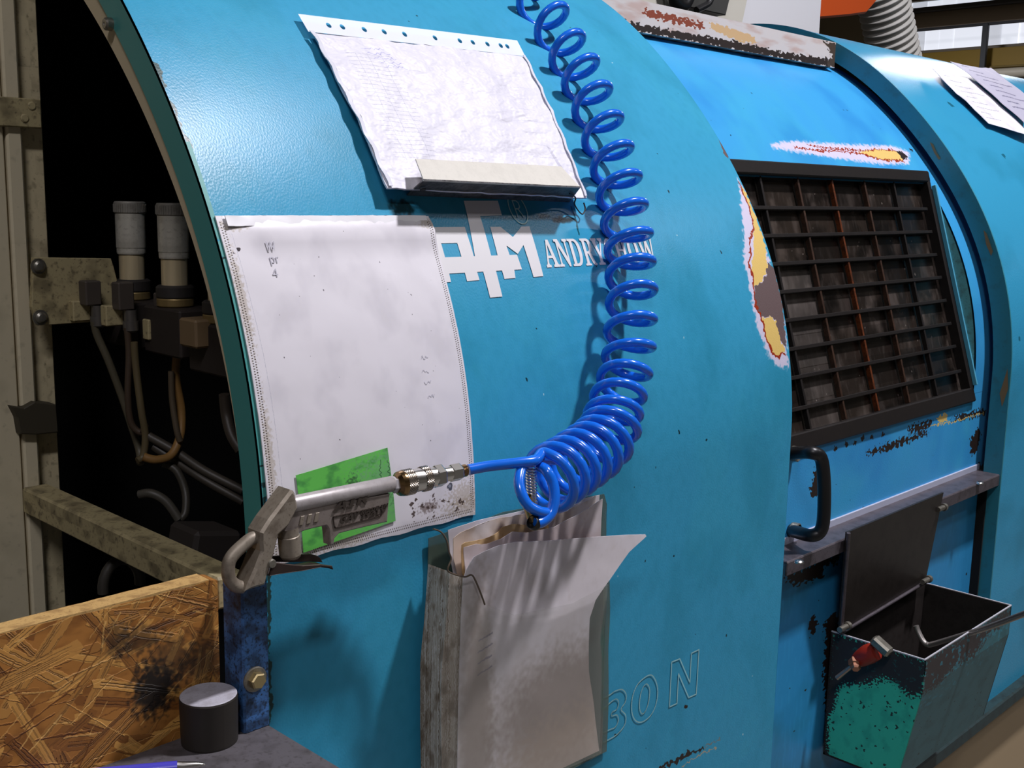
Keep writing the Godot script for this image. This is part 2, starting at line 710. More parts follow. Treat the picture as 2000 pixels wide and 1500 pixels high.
func shell(st, x0, x1, s0, s1, off, ux0, ux1, us0, us1, nx, ns, thick = 0.003, wob = 0.0):
	st.set_smooth_group(1)
	for side in 2:
		for i in nx:
			for j in ns:
				var q = []
				var u = []
				for k in [[0, 0], [1, 0], [1, 1], [0, 1]]:
					var x = lerpf(x0, x1, float(i + k[0]) / nx)
					var s = lerpf(s0, s1, float(j + k[1]) / ns)
					var o = off - (thick if side else 0.0) + wob * fn.get_noise_2d(x * 3.0, s * 3.0)
					q.append(hs(x, s, o))
					u.append(Vector2((x - ux0) / (ux1 - ux0), 1.0 - (s - us0) / (us1 - us0)))
				if side:
					quad(st, q[0], q[3], q[2], q[1], [u[0], u[3], u[2], u[1]])
				else:
					quad(st, q[0], q[1], q[2], q[3], u)
	st.set_smooth_group(-1)
	for e in 2:
		var x = x1 if e else x0
		for j in ns:
			var a = lerpf(s0, s1, float(j) / ns)
			var b = lerpf(s0, s1, float(j + 1) / ns)
			var u = Vector2((x - ux0) / (ux1 - ux0), 1.0 - (a - us0) / (us1 - us0))
			var q = [hs(x, a, off - thick), hs(x, b, off - thick), hs(x, b, off), hs(x, a, off)]
			if e:
				q.reverse()
			quad(st, q[0], q[1], q[2], q[3], [u, u, u, u])


func band(st, x, s0, s1, o0, o1, ns, dx = 0.003, o1b = null):   # an upright strip that follows the curve, facing -X
	st.set_smooth_group(-1)
	for j in ns:
		var fa = float(j) / ns
		var fb = float(j + 1) / ns
		var a = lerpf(s0, s1, fa)
		var b = lerpf(s0, s1, fb)
		var ia = o1 if o1b == null else lerpf(o1, o1b, fa)
		var ib = o1 if o1b == null else lerpf(o1, o1b, fb)
		quad(st, hs(x, a, ia), hs(x, a, o0), hs(x, b, o0), hs(x, b, ib))
		quad(st, hs(x + dx, a, o0), hs(x + dx, a, ia), hs(x + dx, b, ib), hs(x + dx, b, o0))
		quad(st, hs(x, a, o0), hs(x + dx, a, o0), hs(x + dx, b, o0), hs(x, b, o0))
		quad(st, hs(x + dx, a, ia), hs(x, a, ia), hs(x, b, ib), hs(x + dx, b, ib))


func hood_map(off = 0.0004):
	return func(p, h): return hp(p.x, p.y, off + h + 0.0003)


func paint_mat(cv, rough):
	var m = tmat(cv.tex(), rough)
	m.normal_enabled = true
	m.normal_texture = M.peel
	m.normal_scale = 0.16
	m.metallic_specular = 0.36
	return m


func lathe():
	var L = thing("lathe", "curved teal lathe enclosure with chipped paint and a gridded sliding door", "lathe")
	var primer = sr(206, 200, 222)
	var redox = sr(150, 52, 28)
	var filler = sr(222, 190, 112)
	var bare = sr(104, 88, 88)
	var rust = sr(44, 34, 30)
	var s_top = PS[-1]
	# ---- left hood
	var cf = hood_canvas(0.0, X1, 0.3, 1.36, 1536, 2048, sr(56, 152, 190))
	var c = cf[0]
	var f = cf[1]
	c.mottle(sr(60, 160, 190), 0.35, 3.0, 2)
	c.mottle(sr(30, 118, 142), 0.28, 5.0, 4)
	c.mottle(sr(30, 118, 142), 0.10, 60.0, 6)
	c.specks(34, 8, Vector2(500, 100), Vector2(1500, 2000), 1.2, 3.6, sr(20, 50, 60))
	c.specks(12, 9, Vector2(600, 100), Vector2(1500, 2000), 1.0, 2.4, sr(190, 215, 220))
	c.poly(mp(f, [Vector2(0.7715,1.5796),Vector2(0.7607,1.5622),Vector2(0.747,1.54),Vector2(0.7307,1.5084),Vector2(0.7148,1.4852),Vector2(0.7119,1.4581),Vector2(0.7095,1.4213),Vector2(0.7143,1.3917),Vector2(0.7282,1.3669),Vector2(0.7453,1.3529),Vector2(0.7714,1.3476),Vector2(0.773,1.3873),Vector2(0.7743,1.4375),Vector2(0.7719,1.4757),Vector2(0.7722,1.4998),Vector2(0.7742,1.536),Vector2(0.7762,1.5624),Vector2(0.7745,1.5797)]), primer, 5.0, 5.0)
	c.poly(mp(f, [Vector2(0.7699,1.5765),Vector2(0.7755,1.5634),Vector2(0.775,1.536),Vector2(0.7729,1.4997),Vector2(0.761,1.4681),Vector2(0.7388,1.4546),Vector2(0.7225,1.4495),Vector2(0.7256,1.4693),Vector2(0.7442,1.4963),Vector2(0.764,1.5239),Vector2(0.7701,1.5521),Vector2(0.768,1.57)]), filler, 3.0)
	c.poly(mp(f, [Vector2(0.7241,1.4498),Vector2(0.743,1.4558),Vector2(0.7563,1.4633),Vector2(0.7668,1.4789),Vector2(0.7773,1.4715),Vector2(0.7766,1.4374),Vector2(0.7714,1.3874),Vector2(0.7708,1.3713),Vector2(0.7559,1.3866),Vector2(0.7546,1.4086),Vector2(0.7411,1.4135),Vector2(0.7241,1.4126),Vector2(0.7162,1.4287)]), bare, 3.0)
	c.poly(mp(f, [Vector2(0.7245,1.4106),Vector2(0.7409,1.4129),Vector2(0.7543,1.4077),Vector2(0.7564,1.3885),Vector2(0.7668,1.3706),Vector2(0.749,1.3635),Vector2(0.7351,1.3699),Vector2(0.7267,1.3927)]), filler, 4.0)
	c.line(mp(f, [Vector2(0.7707,1.5761),Vector2(0.7692,1.5684),Vector2(0.7685,1.5501),Vector2(0.7646,1.5279),Vector2(0.7592,1.518),Vector2(0.7406,1.5043),Vector2(0.736,1.4906),Vector2(0.7217,1.4772),Vector2(0.7256,1.4693),Vector2(0.7212,1.4499),Vector2(0.7162,1.4287),Vector2(0.7241,1.4126),Vector2(0.7267,1.3927),Vector2(0.7369,1.3697),Vector2(0.7496,1.3626),Vector2(0.7631,1.3675),Vector2(0.7683,1.3624)]), 6.0, redox, 3.0)
	c.poly(mp(f, [Vector2(0.776,1.6315),Vector2(0.7783,1.6247),Vector2(0.7799,1.6118),Vector2(0.7726,1.6066),Vector2(0.7699,1.6115),Vector2(0.7735,1.6199)]), bare, 2.0)
	# scrape low on the hood
	c.poly(mp(f, [Vector2(0.5267,0.9004),Vector2(0.5605,0.896),Vector2(0.5864,0.8961),Vector2(0.6155,0.8932),Vector2(0.6128,0.8977),Vector2(0.5815,0.9027),Vector2(0.5557,0.9025),Vector2(0.5326,0.9042)]), rust, 5.0)
	c.line(mp(f, [Vector2(0.5697,0.887),Vector2(0.5913,0.8894),Vector2(0.6136,0.889),Vector2(0.6436,0.8852)]), 3.0, sr(170, 160, 140), 3.0)
	c.line(mp(f, [Vector2(0.6153,0.8954),Vector2(0.6336,0.8945),Vector2(0.6498,0.8945)]), 5.0, sr(120, 130, 130), 5.0)
	for p in [Vector2(0.5736,0.9625),Vector2(0.444,0.9721),Vector2(0.7798,0.9125),Vector2(0.776,0.8469),Vector2(0.7957,0.8307)]:
		c.spot(f.call(p), 6, 4, rust, 1.0, 2.0)
	# oily smears under the paper holder
	c.soft_spot(f.call(Vector3(0.1971,1.5424,-0.075) * 1.0), 42, 20, sr(16, 34, 36), 0.85, 0.25)
	c.soft_spot(f.call(Vector2(0.41, 1.531)), 46, 9, sr(12, 26, 28), 0.9, 0.2)
	c.soft_spot(f.call(Vector2(0.38, 1.535)), 24, 8, sr(12, 30, 34), 0.5, 0.2)
	c.line(mp(f, [Vector2(0.4287,1.5448),Vector2(0.4295,1.5337),Vector2(0.4273,1.5246),Vector2(0.4254,1.5146)]), 4.0, sr(12, 70, 82), 1.5, 0.9)
	# paint worn off along the left edge
	var e = RandomNumberGenerator.new()
	e.seed = 5
	for i in 26:
		var y = e.randf_range(0.02, 0.62) * 2048.0 + 300
		c.poly([Vector2(0, y), Vector2(e.randf_range(3, 9), y + 6), Vector2(e.randf_range(2, 8), y + e.randf_range(14, 60)), Vector2(0, y + 66)], sr(40, 70, 70), 2.0)
	M.hood = paint_mat(c, 0.33)
	var st = S()
	shell(st, 0.0, X1, 0.05, s_top, 0.0, 0.0, X1, 0.3, 1.36, 24, 110, 0.003, 0.0004)
	var hood = obj("front_cover", st, M.hood, L)
	st = S()
	band(st, 0.0, 0.05, s_top, 0.0, -0.028, 120, 0.004)
	obj("edge_flange", st, M.flange, hood)
	st = S()
	band(st, 0.003, 0.72, s_top, -0.0275, -0.030, 100, 0.02, -0.062)
	obj("inner_lining", st, mat(sr(206, 190, 158), 0.6), hood)
	st = S()
	band(st, X1 - 0.003, 0.05, s_top, -0.001, -0.03, 120, 0.003)
	obj("door_side_flange", st, M.teal, hood)
	st = S()
	var sc = Vector3(-0.002,1.6918,-0.2205)
	lathe_shape(st, [Vector2(0.0055, -0.002), Vector2(0.0055, 0.003), Vector2(0.004, 0.0045), Vector2(0.0015, 0.0045), Vector2(0.001, 0.003), Vector2(0, 0.003)], sc, Vector3.LEFT, 14)
	obj("flange_screw", st, M.dull_steel, hood)
	# maker's mark: monogram, circled R and the town name
	var mono = [
		[Vector2(0.2207,1.5245),Vector2(0.266,1.5245),Vector2(0.2659,1.5101),Vector2(0.223,1.5101)],
		[Vector2(0.2499,1.5104),Vector2(0.2661,1.5104),Vector2(0.266,1.4975),Vector2(0.2501,1.4976)],
		[Vector2(0.2227,1.5103),Vector2(0.2297,1.5103),Vector2(0.2296,1.4976),Vector2(0.2225,1.4972)],
		[Vector2(0.2764,1.5487),Vector2(0.3225,1.5491),Vector2(0.3209,1.5351),Vector2(0.2741,1.534)],
		[Vector2(0.274,1.5343),Vector2(0.2909,1.5344),Vector2(0.2888,1.4975),Vector2(0.2674,1.4974)],
		[Vector2(0.2994,1.5243),Vector2(0.3134,1.5242),Vector2(0.326,1.5144),Vector2(0.3427,1.5242),Vector2(0.3543,1.5244),Vector2(0.353,1.4762),Vector2(0.3387,1.4759),Vector2(0.3373,1.5065),Vector2(0.3256,1.4983),Vector2(0.3133,1.5067),Vector2(0.3139,1.4974),Vector2(0.2975,1.4974)],
		[Vector2(0.2223,1.4976),Vector2(0.3242,1.4976),Vector2(0.3253,1.4837),Vector2(0.2209,1.4831)],
		[Vector2(0.221,1.4834),Vector2(0.2292,1.4834),Vector2(0.2287,1.4757),Vector2(0.2192,1.4757)],
		[Vector2(0.2488,1.4833),Vector2(0.2646,1.4835),Vector2(0.265,1.4759),Vector2(0.2489,1.4756)],
		[Vector2(0.2726,1.4833),Vector2(0.2895,1.4838),Vector2(0.2895,1.4597),Vector2(0.2731,1.4595)],
		[Vector2(0.2977,1.4838),Vector2(0.3146,1.4839),Vector2(0.3132,1.4759),Vector2(0.298,1.4757)]]
	st = S()
	patch(st, mono, Vector2(0.02, 0.006), hood_map(0.0003))
	var ml = obj("maker_monogram", st, M.white_print, hood)
	ml.set_meta("label", "white angular monogram with toothed bar")
	st = S()
	var ring = []
	var rc = [Vector2(0.3465,1.5413)][0]
	for k in 28:
		ring.append(rc + Vector2(cos(TAU * k / 28) * 0.0118, sin(TAU * k / 28) * 0.0146))
	patch(st, ribbon(ring, 0.0012, true), Vector2(0.01, 0.006), hood_map(0.0005))
	var rr = [[Vector2(-0.004, -0.008), Vector2(-0.004, 0.008), Vector2(0.001, 0.008), Vector2(0.0035, 0.006), Vector2(0.0035, 0.002), Vector2(0.001, 0), Vector2(-0.004, 0)], [Vector2(0.0, 0), Vector2(0.0045, -0.008)]]
	for line in rr:
		var q = []
		for p in line:
			q.append(rc + p)
		patch(st, ribbon(q, 0.0013), Vector2(0.01, 0.006), hood_map(0.0005))
	obj("registered_mark", st, mat(sr(170, 205, 205), 0.5), hood)
	var a0 = Vector3(0.3618,1.4747,-0.041)
	var nn = n_of(s_of(a0.y + 0.015))
	var upv = nn.cross(Vector3.RIGHT)
	letters("maker_name", "ANDRYCHÓW", a0 + nn * 0.0006, Basis(Vector3(0.0, 0, 0) + Vector3.RIGHT * 0.70, upv * 1.12, nn), 0.0265, M.white_print, hood, "Droid Serif", 700, 0.0004)
	# model number in outline
	var outlines = [
		[[Vector2(0.5401,0.9736),Vector2(0.5406,1.0286),Vector2(0.5562,1.0279),Vector2(0.5788,0.9917),Vector2(0.5791,1.0281),Vector2(0.5943,1.0282),Vector2(0.5934,0.9724),Vector2(0.5777,0.9731),Vector2(0.5551,1.0097),Vector2(0.5547,0.9732)], false],
		[[Vector2(0.4981,1.0256),Vector2(0.5085,1.0185),Vector2(0.5155,1.0036),Vector2(0.5142,0.987),Vector2(0.5054,0.9756),Vector2(0.4898,0.9724),Vector2(0.4768,0.9781),Vector2(0.4693,0.9915),Vector2(0.4697,1.0092),Vector2(0.4789,1.0215)], true],
		[[Vector2(0.4948,1.0159),Vector2(0.5005,1.0077),Vector2(0.4998,0.9943),Vector2(0.4949,0.9843),Vector2(0.4882,0.9826),Vector2(0.4831,0.9914),Vector2(0.4838,1.0059),Vector2(0.4887,1.0146)], true],
		[[Vector2(0.414,1.0222),Vector2(0.4292,1.0241),Vector2(0.4392,1.0255),Vector2(0.4504,1.0234),Vector2(0.4576,1.0156),Vector2(0.457,1.007),Vector2(0.4499,1.0005),Vector2(0.4583,0.9907),Vector2(0.4576,0.9801),Vector2(0.4458,0.9734),Vector2(0.4302,0.9719),Vector2(0.4129,0.973),Vector2(0.4142,0.9825),Vector2(0.4296,0.9832),Vector2(0.4406,0.9828),Vector2(0.4458,0.9892),Vector2(0.4427,0.9963),Vector2(0.4343,0.9981),Vector2(0.4346,1.0024),Vector2(0.4423,1.0032),Vector2(0.4452,1.0095),Vector2(0.4416,1.015),Vector2(0.4342,1.0156),Vector2(0.4163,1.0116)], true]]
	st = S()
	for o in outlines:
		var pl = spline(o[0], 6, true) if o[1] else o[0]
		patch(st, ribbon(pl, 0.0016, true), Vector2(0.05, 0.05), hood_map(0.0004))
	obj("model_number", st, M.pale_print, hood)
	# ---- sliding door
	cf = hood_canvas(0.74, 1.54, 0.42, 1.45, 1536, 2048, sr(60, 156, 214))
	c = cf[0]
	f = cf[1]
	c.mottle(sr(66, 170, 205), 0.5, 3.0, 12)
	c.mottle(sr(30, 110, 190), 0.3, 4.0, 14)
	c.specks(50, 18, Vector2(100, 60), Vector2(1500, 2000), 1.2, 3.5, sr(26, 50, 70))
	c.poly(mp(f, [Vector2(1.0021,1.6648),Vector2(1.0714,1.6723),Vector2(1.2497,1.6751),Vector2(1.4154,1.6795),Vector2(1.4597,1.6703),Vector2(1.4259,1.6479),Vector2(1.322,1.6437),Vector2(1.1433,1.6495),Vector2(1.0438,1.6552),Vector2(0.9967,1.6577)]), primer, 5.0, 9.0)
	c.poly(mp(f, [Vector2(1.2567,1.6613),Vector2(1.3098,1.6689),Vector2(1.4027,1.6712),Vector2(1.4343,1.6611),Vector2(1.3992,1.6518),Vector2(1.3407,1.6513),Vector2(1.2853,1.6571)]), filler, 5.0)
	c.line(mp(f, [Vector2(1.0616,1.6619),Vector2(1.1288,1.6598),Vector2(1.2012,1.6613),Vector2(1.2665,1.6602),Vector2(1.2995,1.6561),Vector2(1.3407,1.6513),Vector2(1.4138,1.6531)]), 7.0, redox, 5.0)
	c.line(mp(f, [Vector2(1.1052,1.6678),Vector2(1.1631,1.6649),Vector2(1.222,1.6659),Vector2(1.2826,1.6662),Vector2(1.3524,1.6707),Vector2(1.4072,1.6714)]), 5.0, redox, 5.0)
	c.poly(mp(f, [Vector2(1.4072,1.6714),Vector2(1.4305,1.6699),Vector2(1.4394,1.6605),Vector2(1.4138,1.6531),Vector2(1.4116,1.6603)]), rust, 4.0)
	for pl in [
		[Vector2(1.2049,1.2039),Vector2(1.2376,1.2067),Vector2(1.2967,1.2063),Vector2(1.2902,1.1963),Vector2(1.2498,1.1926),Vector2(1.2099,1.1974)],
		[Vector2(1.0688,1.187),Vector2(1.1476,1.1906),Vector2(1.273,1.1909),Vector2(1.284,1.1848),Vector2(1.1645,1.1795),Vector2(1.0839,1.1806)],
		[Vector2(1.3633,1.1998),Vector2(1.447,1.2),Vector2(1.5068,1.1989),Vector2(1.511,1.1887),Vector2(1.4118,1.1912)],
		[Vector2(1.4558,1.1507),Vector2(1.4845,1.1679),Vector2(1.5021,1.1542),Vector2(1.4876,1.123),Vector2(1.4637,1.1226)],
		[Vector2(1.0267,1.0798),Vector2(1.042,1.092),Vector2(1.0831,1.0973),Vector2(1.12,1.0909),Vector2(1.1806,1.0874),Vector2(1.2436,1.0869),Vector2(1.31,1.0863),Vector2(1.3433,1.092),Vector2(1.4338,1.0896),Vector2(1.5081,1.0997),Vector2(1.5318,1.0909),Vector2(1.5387,1.0606),Vector2(1.3843,1.0636),Vector2(1.1853,1.0594),Vector2(1.0332,1.0584),Vector2(0.8746,1.0564),Vector2(0.8632,1.0784),Vector2(0.9765,1.084)],
		[Vector2(0.9123,1.1565),Vector2(0.926,1.1891),Vector2(0.9382,1.1806),Vector2(0.9394,1.1428),Vector2(0.9239,1.1472)]]:
		c.poly(mp(f, pl), rust if pl != null else bare, 9.0)
	c.poly(mp(f, [Vector2(1.3101,1.2068),Vector2(1.3453,1.2113),Vector2(1.3585,1.1974),Vector2(1.3221,1.1977)]), filler, 6.0)
	c.line(mp(f, [Vector2(1.2884,1.1973),Vector2(1.3666,1.1925),Vector2(1.4486,1.1927),Vector2(1.5066,1.1909)]), 4.0, filler, 4.0)
	for p in [Vector2(0.9756,1.2059),Vector2(1.0112,1.2082),Vector2(1.035,1.2064),Vector2(1.0584,1.2097),Vector2(1.0869,1.207),Vector2(1.123,1.2057),Vector2(1.0914,1.5176),Vector2(1.4733,1.675)]:
		c.spot(f.call(p), 11, 8, rust, 1.0, 4.0)
	c.line(mp(f, [Vector2(1.0933,1.6305),Vector2(1.2373,1.6323),Vector2(1.3975,1.6326)]), 4.0, sr(170, 205, 225), 2.0)
	M.door = paint_mat(c, 0.34)
	var sw1 = s_of(1.614)
	var sw0 = s_of(1.232)
	st = S()
	shell(st, 0.74, 1.535, sw1, s_top - 0.08, -0.045, 0.74, 1.54, 0.42, 1.45, 16, 40, 0.003, 0.001)
	shell(st, 0.74, 1.535, s_of(1.075), sw0, -0.045, 0.74, 1.54, 0.42, 1.45, 16, 16, 0.003, 0.001)
	shell(st, 0.74, 0.815, sw0, sw1, -0.045, 0.74, 1.54, 0.42, 1.45, 2, 30, 0.003, 0.0)
	shell(st, 1.452, 1.535, sw0, sw1, -0.045, 0.74, 1.54, 0.42, 1.45, 2, 30, 0.003, 0.0)
	var door = obj("sliding_door", st, M.door, L)
	# flat window let into the curved door: chord from its lower to its upper edge
	var p0 = Vector3(0, 1.235, -0.045)
	var wup = (Vector3(0, 1.602, -0.156) - p0).normalized()
	var wn = Vector3.RIGHT.cross(wup)
	var WT = Transform3D(Basis(Vector3.RIGHT, wup, wn), p0)
	var wp = flat(WT)
	M.reveal = grime(sr(96, 172, 182), sr(60, 58, 50), 0.6, 6.0, 71, 0.5)
	for sd in [[1.452, -1.0], [0.815, 1.0]]:
		st = S()
		st.set_smooth_group(-1)
		for j in 30:
			var sa = lerpf(sw0, sw1, j / 30.0)
			var sb = lerpf(sw0, sw1, (j + 1) / 30.0)
			var qa = hs(sd[0], sa, -0.045)
			var qb = hs(sd[0], sb, -0.045)
			var ba = p0 + wup * (qa - p0).dot(wup) - wn * 0.004
			var bb = p0 + wup * (qb - p0).dot(wup) - wn * 0.004
			ba.x = sd[0]
			bb.x = sd[0]
			quad(st, ba, qa, qb, bb)
		obj("window_reveal", st, M.reveal, door)
	M.win = grime(sr(30, 25, 23), sr(12, 10, 10), 0.6, 8.0, 73, 0.5, 0.3)
	st = S()
	for b in [[0.815, 1.452, 0.370, 0.390], [0.815, 1.452, -0.016, 0.008], [0.815, 0.834, 0.0, 0.38], [1.441, 1.451, 0.0, 0.38]]:
		box(st, WT * Vector3((b[0] + b[1]) / 2, (b[2] + b[3]) / 2, -0.010), Vector3(b[1] - b[0], b[3] - b[2], 0.024), 0.002, WT.basis)
	obj("window_frame", st, M.win, door)
	st = S()
	box(st, WT * Vector3(1.4508, 0.187, 0.006), Vector3(0.0035, 0.352, 0.008), 0.0008, WT.basis)
	obj("frame_bead", st, mat(sr(80, 160, 190), 0.4), door)
	var wcols = [0.922, 1.023, 1.1235, 1.227, 1.329]
	var rust_bar = grime(sr(112, 56, 26), sr(30, 20, 14), 0.9, 9.0, 84, 0.4, 0.3, -0.1)
	M.win_brown = grime(sr(72, 50, 38), sr(24, 18, 14), 0.9, 9.0, 86, 0.42, 0.3)
	for i in 5:
		var bb = bx("grid_bar", WT * Vector3(wcols[i], 0.19, -0.010), Vector3(0.0045, 0.362, 0.008), M.win if i in [0, 4] else (rust_bar if i == 2 else M.win_brown), door, 0.0006, WT.basis)
		if i == 2:
			bb.set_meta("label", "rusty orange upright grid bar")
	for v in [0.3240, 0.2838, 0.2435, 0.2035, 0.1632, 0.1228, 0.083, 0.0400]:
		bx("grid_bar", WT * Vector3(1.132, v, -0.009), Vector3(0.60, 0.0055, 0.009), M.win, door, 0.0006, WT.basis)
	var d = Canvas.new(768, 512, Color(0.19, 0.165, 0.15))
	d.mottle(Color(0.46, 0.43, 0.41), 0.7, 5.0, 91, 0.0, 2.2, 0.5)
	d.mottle(Color(0.05, 0.045, 0.04), 0.7, 6.0, 93, 0.0)
	d.mottle(Color(0.42, 0.41, 0.40), 0.4, 26.0, 95, 0.15, 3.0, 0.3, 256)
	d.specks(60, 96, Vector2(60, 20), Vector2(700, 480), 0.8, 2.0, Color(0.6, 0.58, 0.55))
	for k in 48:       # oily film that differs from cell to cell
		var cx = k % 6
		var cy = k / 6
		var tone = rng.randf()
		var film = Color(0.03, 0.025, 0.025) if tone < 0.6 else Color(0.34, 0.30, 0.26)
		var dens = absf(tone - 0.6) * 0.6
		if cx == 1 and cy > 2:
			film = Color(0.50, 0.49, 0.48)
			dens = 0.5 - 0.06 * absf(cy - 4)
		d.poly([Vector2(cx * 128, cy * 64), Vector2(cx * 128 + 127, cy * 64), Vector2(cx * 128 + 127, cy * 64 + 63), Vector2(cx * 128, cy * 64 + 63)], film, 0, 0, dens)
	var gm = tmat(d.tex(), 0.22)
	gm.albedo_color = Color(0.8, 0.78, 0.77)
	st = S()
	patch(st, [[Vector2(0.82, 0.004), Vector2(1.444, 0.004), Vector2(1.444, 0.376), Vector2(0.82, 0.376)]], Vector2(0.2, 0.2), func(p, h): return WT * Vector3(p.x, p.y, -0.016 + h), 0.004, func(p): return Vector2((p.x - 0.82) / 0.61, 1.0 - p.y / 0.376))
	obj("window_pane", st, gm, door).set_meta("label", "grimy dark window pane behind the grid")
	# handle
	st = S()
	tube(st, spline([Vector3(0.8534,1.2174,-0.05),Vector3(0.8355,1.2268,-0.02),Vector3(0.8217,1.2332,0.004),Vector3(0.8326,1.2285,0.01),Vector3(0.8401,1.214,0.012),Vector3(0.8487,1.178,0.012),Vector3(0.8513,1.1371,0.012),Vector3(0.8479,1.1216,0.009),Vector3(0.8431,1.1163,0),Vector3(0.8524,1.1129,-0.022),Vector3(0.8711,1.1077,-0.05)], 6), 0.0088, 14)
	var hd = obj("door_handle", st, M.rubber, door)
	for p in [Vector3(0.8528,1.2196,-0.042), Vector3(0.8653,1.1107,-0.042)]:
		st = S()
		lathe_shape(st, [Vector2(0.0098, 0), Vector2(0.0105, 0.002), Vector2(0.0105, 0.010), Vector2(0.009, 0.011)], p, Vector3(0.1, 0, 1), 16)
		obj("handle_ferrule", st, M.dull_steel, door)
	# ---- right cover
	cf = hood_canvas(X2, 3.4, 0.3, 1.66, 1024, 1024, sr(54, 152, 192))
	c = cf[0]
	f = cf[1]
	c.mottle(sr(50, 150, 200), 0.4, 3.0, 22)
	c.mottle(sr(24, 100, 120), 0.25, 6.0, 24)
	c.specks(18, 28, Vector2(10, 260), Vector2(300, 900), 2.0, 6.0, sr(20, 80, 96), 0.7)
	M.right = paint_mat(c, 0.24)
	st = S()
	shell(st, X2, 3.4, s_of(0.64), s_top, 0.0, X2, 3.4, 0.3, 1.66, 20, 110, 0.003, 0.0015)
	var rc2 = obj("end_cover", st, M.right, L)
	M.rim = grime(sr(48, 128, 146), sr(60, 56, 46), 0.4, 5.0, 81, 0.45, 0.0, 0.15)
	st = S()
	band(st, X2 - 0.001, s_of(0.64), s_top, 0.001, -0.030, 150, 0.004)
	obj("edge_rim", st, M.rim, rc2)
	for q in [
		[Vector2(-0.1739,1.6593),Vector2(-0.1674,1.6553),Vector2(-0.1602,1.6417),Vector2(-0.152,1.6308),Vector2(-0.155,1.6281),Vector2(-0.1651,1.6418)],
		[Vector2(-0.0665,1.5101),Vector2(-0.0607,1.5045),Vector2(-0.0473,1.4745),Vector2(-0.0496,1.4667),Vector2(-0.0597,1.4854)],
		[Vector2(-0.014,1.2329),Vector2(-0.0047,1.2772),Vector2(-0.0004,1.2426),Vector2(-0.0081,1.21)]]:
		st = S()
		patch(st, [q], Vector2(0.5, 0.5), func(p, h): return Vector3(X2 - 0.0022 + h, p.y, p.x))
		obj("chipped_patch", st, mat(sr(128, 104, 70), 0.7), rc2)
	# ---- lower panel behind the bin, rail, seam, base
	c = Canvas.new(1024, 1024, sr(48, 140, 196))
	c.mottle(sr(40, 120, 150), 0.5, 3.0, 32)
	c.mottle(sr(60, 160, 215), 0.3, 30.0, 34, 0.0, 4.0, 0.3)
	c.specks(30, 38, Vector2(60, 60), Vector2(1000, 1000), 1.5, 4.0, rust)
	f = func(p): return Vector2((p.x - 0.74) / 0.75 * 1024, (1.09 - p.y) / 0.48 * 1024)
	for pl in [
		[Vector2(0.8429,1.0536),Vector2(0.8756,1.0498),Vector2(0.9946,1.0521),Vector2(0.9902,1.036),Vector2(0.9538,1.0409),Vector2(0.9464,1.0242),Vector2(0.9085,1.0276),Vector2(0.8717,1.0325),Vector2(0.8466,1.0463)],
		[Vector2(0.9192,0.9655),Vector2(0.928,0.9706),Vector2(0.9402,0.9632),Vector2(0.9405,0.9462),Vector2(0.9304,0.9404),Vector2(0.9211,0.9498)],
		[Vector2(0.9623,0.9505),Vector2(0.9934,0.9629),Vector2(1.0193,0.921),Vector2(1.0348,0.8088),Vector2(0.9881,0.8025),Vector2(0.9701,0.8649),Vector2(0.9703,0.9137)]]:
		c.poly(mp(f, pl), rust, 8.0)
	var lm = tmat(c.tex(), 0.4)
	st = S()
	patch(st, [[Vector2(0.74, 0.635), Vector2(1.4845, 0.635), Vector2(1.4845, 1.085), Vector2(0.74, 1.085)]], Vector2(0.1, 0.1), func(p, h): return Vector3(p.x, p.y, -0.035 + h), 0.003, func(p): return Vector2((p.x - 0.74) / 0.75, (1.09 - p.y) / 0.48))
	obj("lower_panel", st, lm, L)
	bx("panel_seam", Vector3(1.4868, 0.86, -0.03), Vector3(0.006, 0.46, 0.02), M.black, L, 0)
	var rail = bx("door_rail", Vector3(1.145, 1.0895, -0.024), Vector3(0.71, 0.004, 0.044), M.rail, L, 0.001)
	bx("rail_lip", Vector3(1.145, 1.081, -0.0035), Vector3(0.71, 0.019, 0.004), M.rail, rail, 0.001)
	bx("rail_upstand", Vector3(1.145, 1.0955, -0.0435), Vector3(0.71, 0.012, 0.003), mat(sr(190, 194, 214), 0.4, 0.2), rail, 0.0008)
	for p in [Vector3(0.7984,1.0915,0.0103), Vector3(1.3947,1.0915,0.0019)]:
		st = S()
		lathe_shape(st, [Vector2(0.0065, 0), Vector2(0.006, 0.002), Vector2(0.004, 0.0035), Vector2(0, 0.004)], p, Vector3.UP, 14)
		obj("rail_screw", st, M.steel, rail)
	# top beam over the door
	c = Canvas.new(1024, 128, sr(214, 206, 202))
	c.mottle(sr(180, 130, 112), 0.4, 3.0, 42, 0.0, 2.0, 0.6)
	c.poly([Vector2(200, 30), Vector2(420, 40), Vector2(420, 66), Vector2(210, 60)], sr(140, 66, 44), 8.0)
	c.poly([Vector2(440, 28), Vector2(600, 46), Vector2(640, 80), Vector2(560, 88), Vector2(450, 60)], sr(214, 176, 128), 6.0)
	c.poly([Vector2(0, 92), Vector2(300, 98), Vector2(520, 90), Vector2(760, 100), Vector2(1024, 84), Vector2(1024, 128), Vector2(0, 128)], sr(44, 32, 26), 8.0)
	c.poly([Vector2(930, 10), Vector2(1024, 0), Vector2(1024, 128), Vector2(960, 128), Vector2(985, 60)], sr(70, 56, 44), 8.0)
	var b0 = Vector3(0.7469,1.8031,-0.3055)
	st = S()
	var sb0 = s_of(1.826)
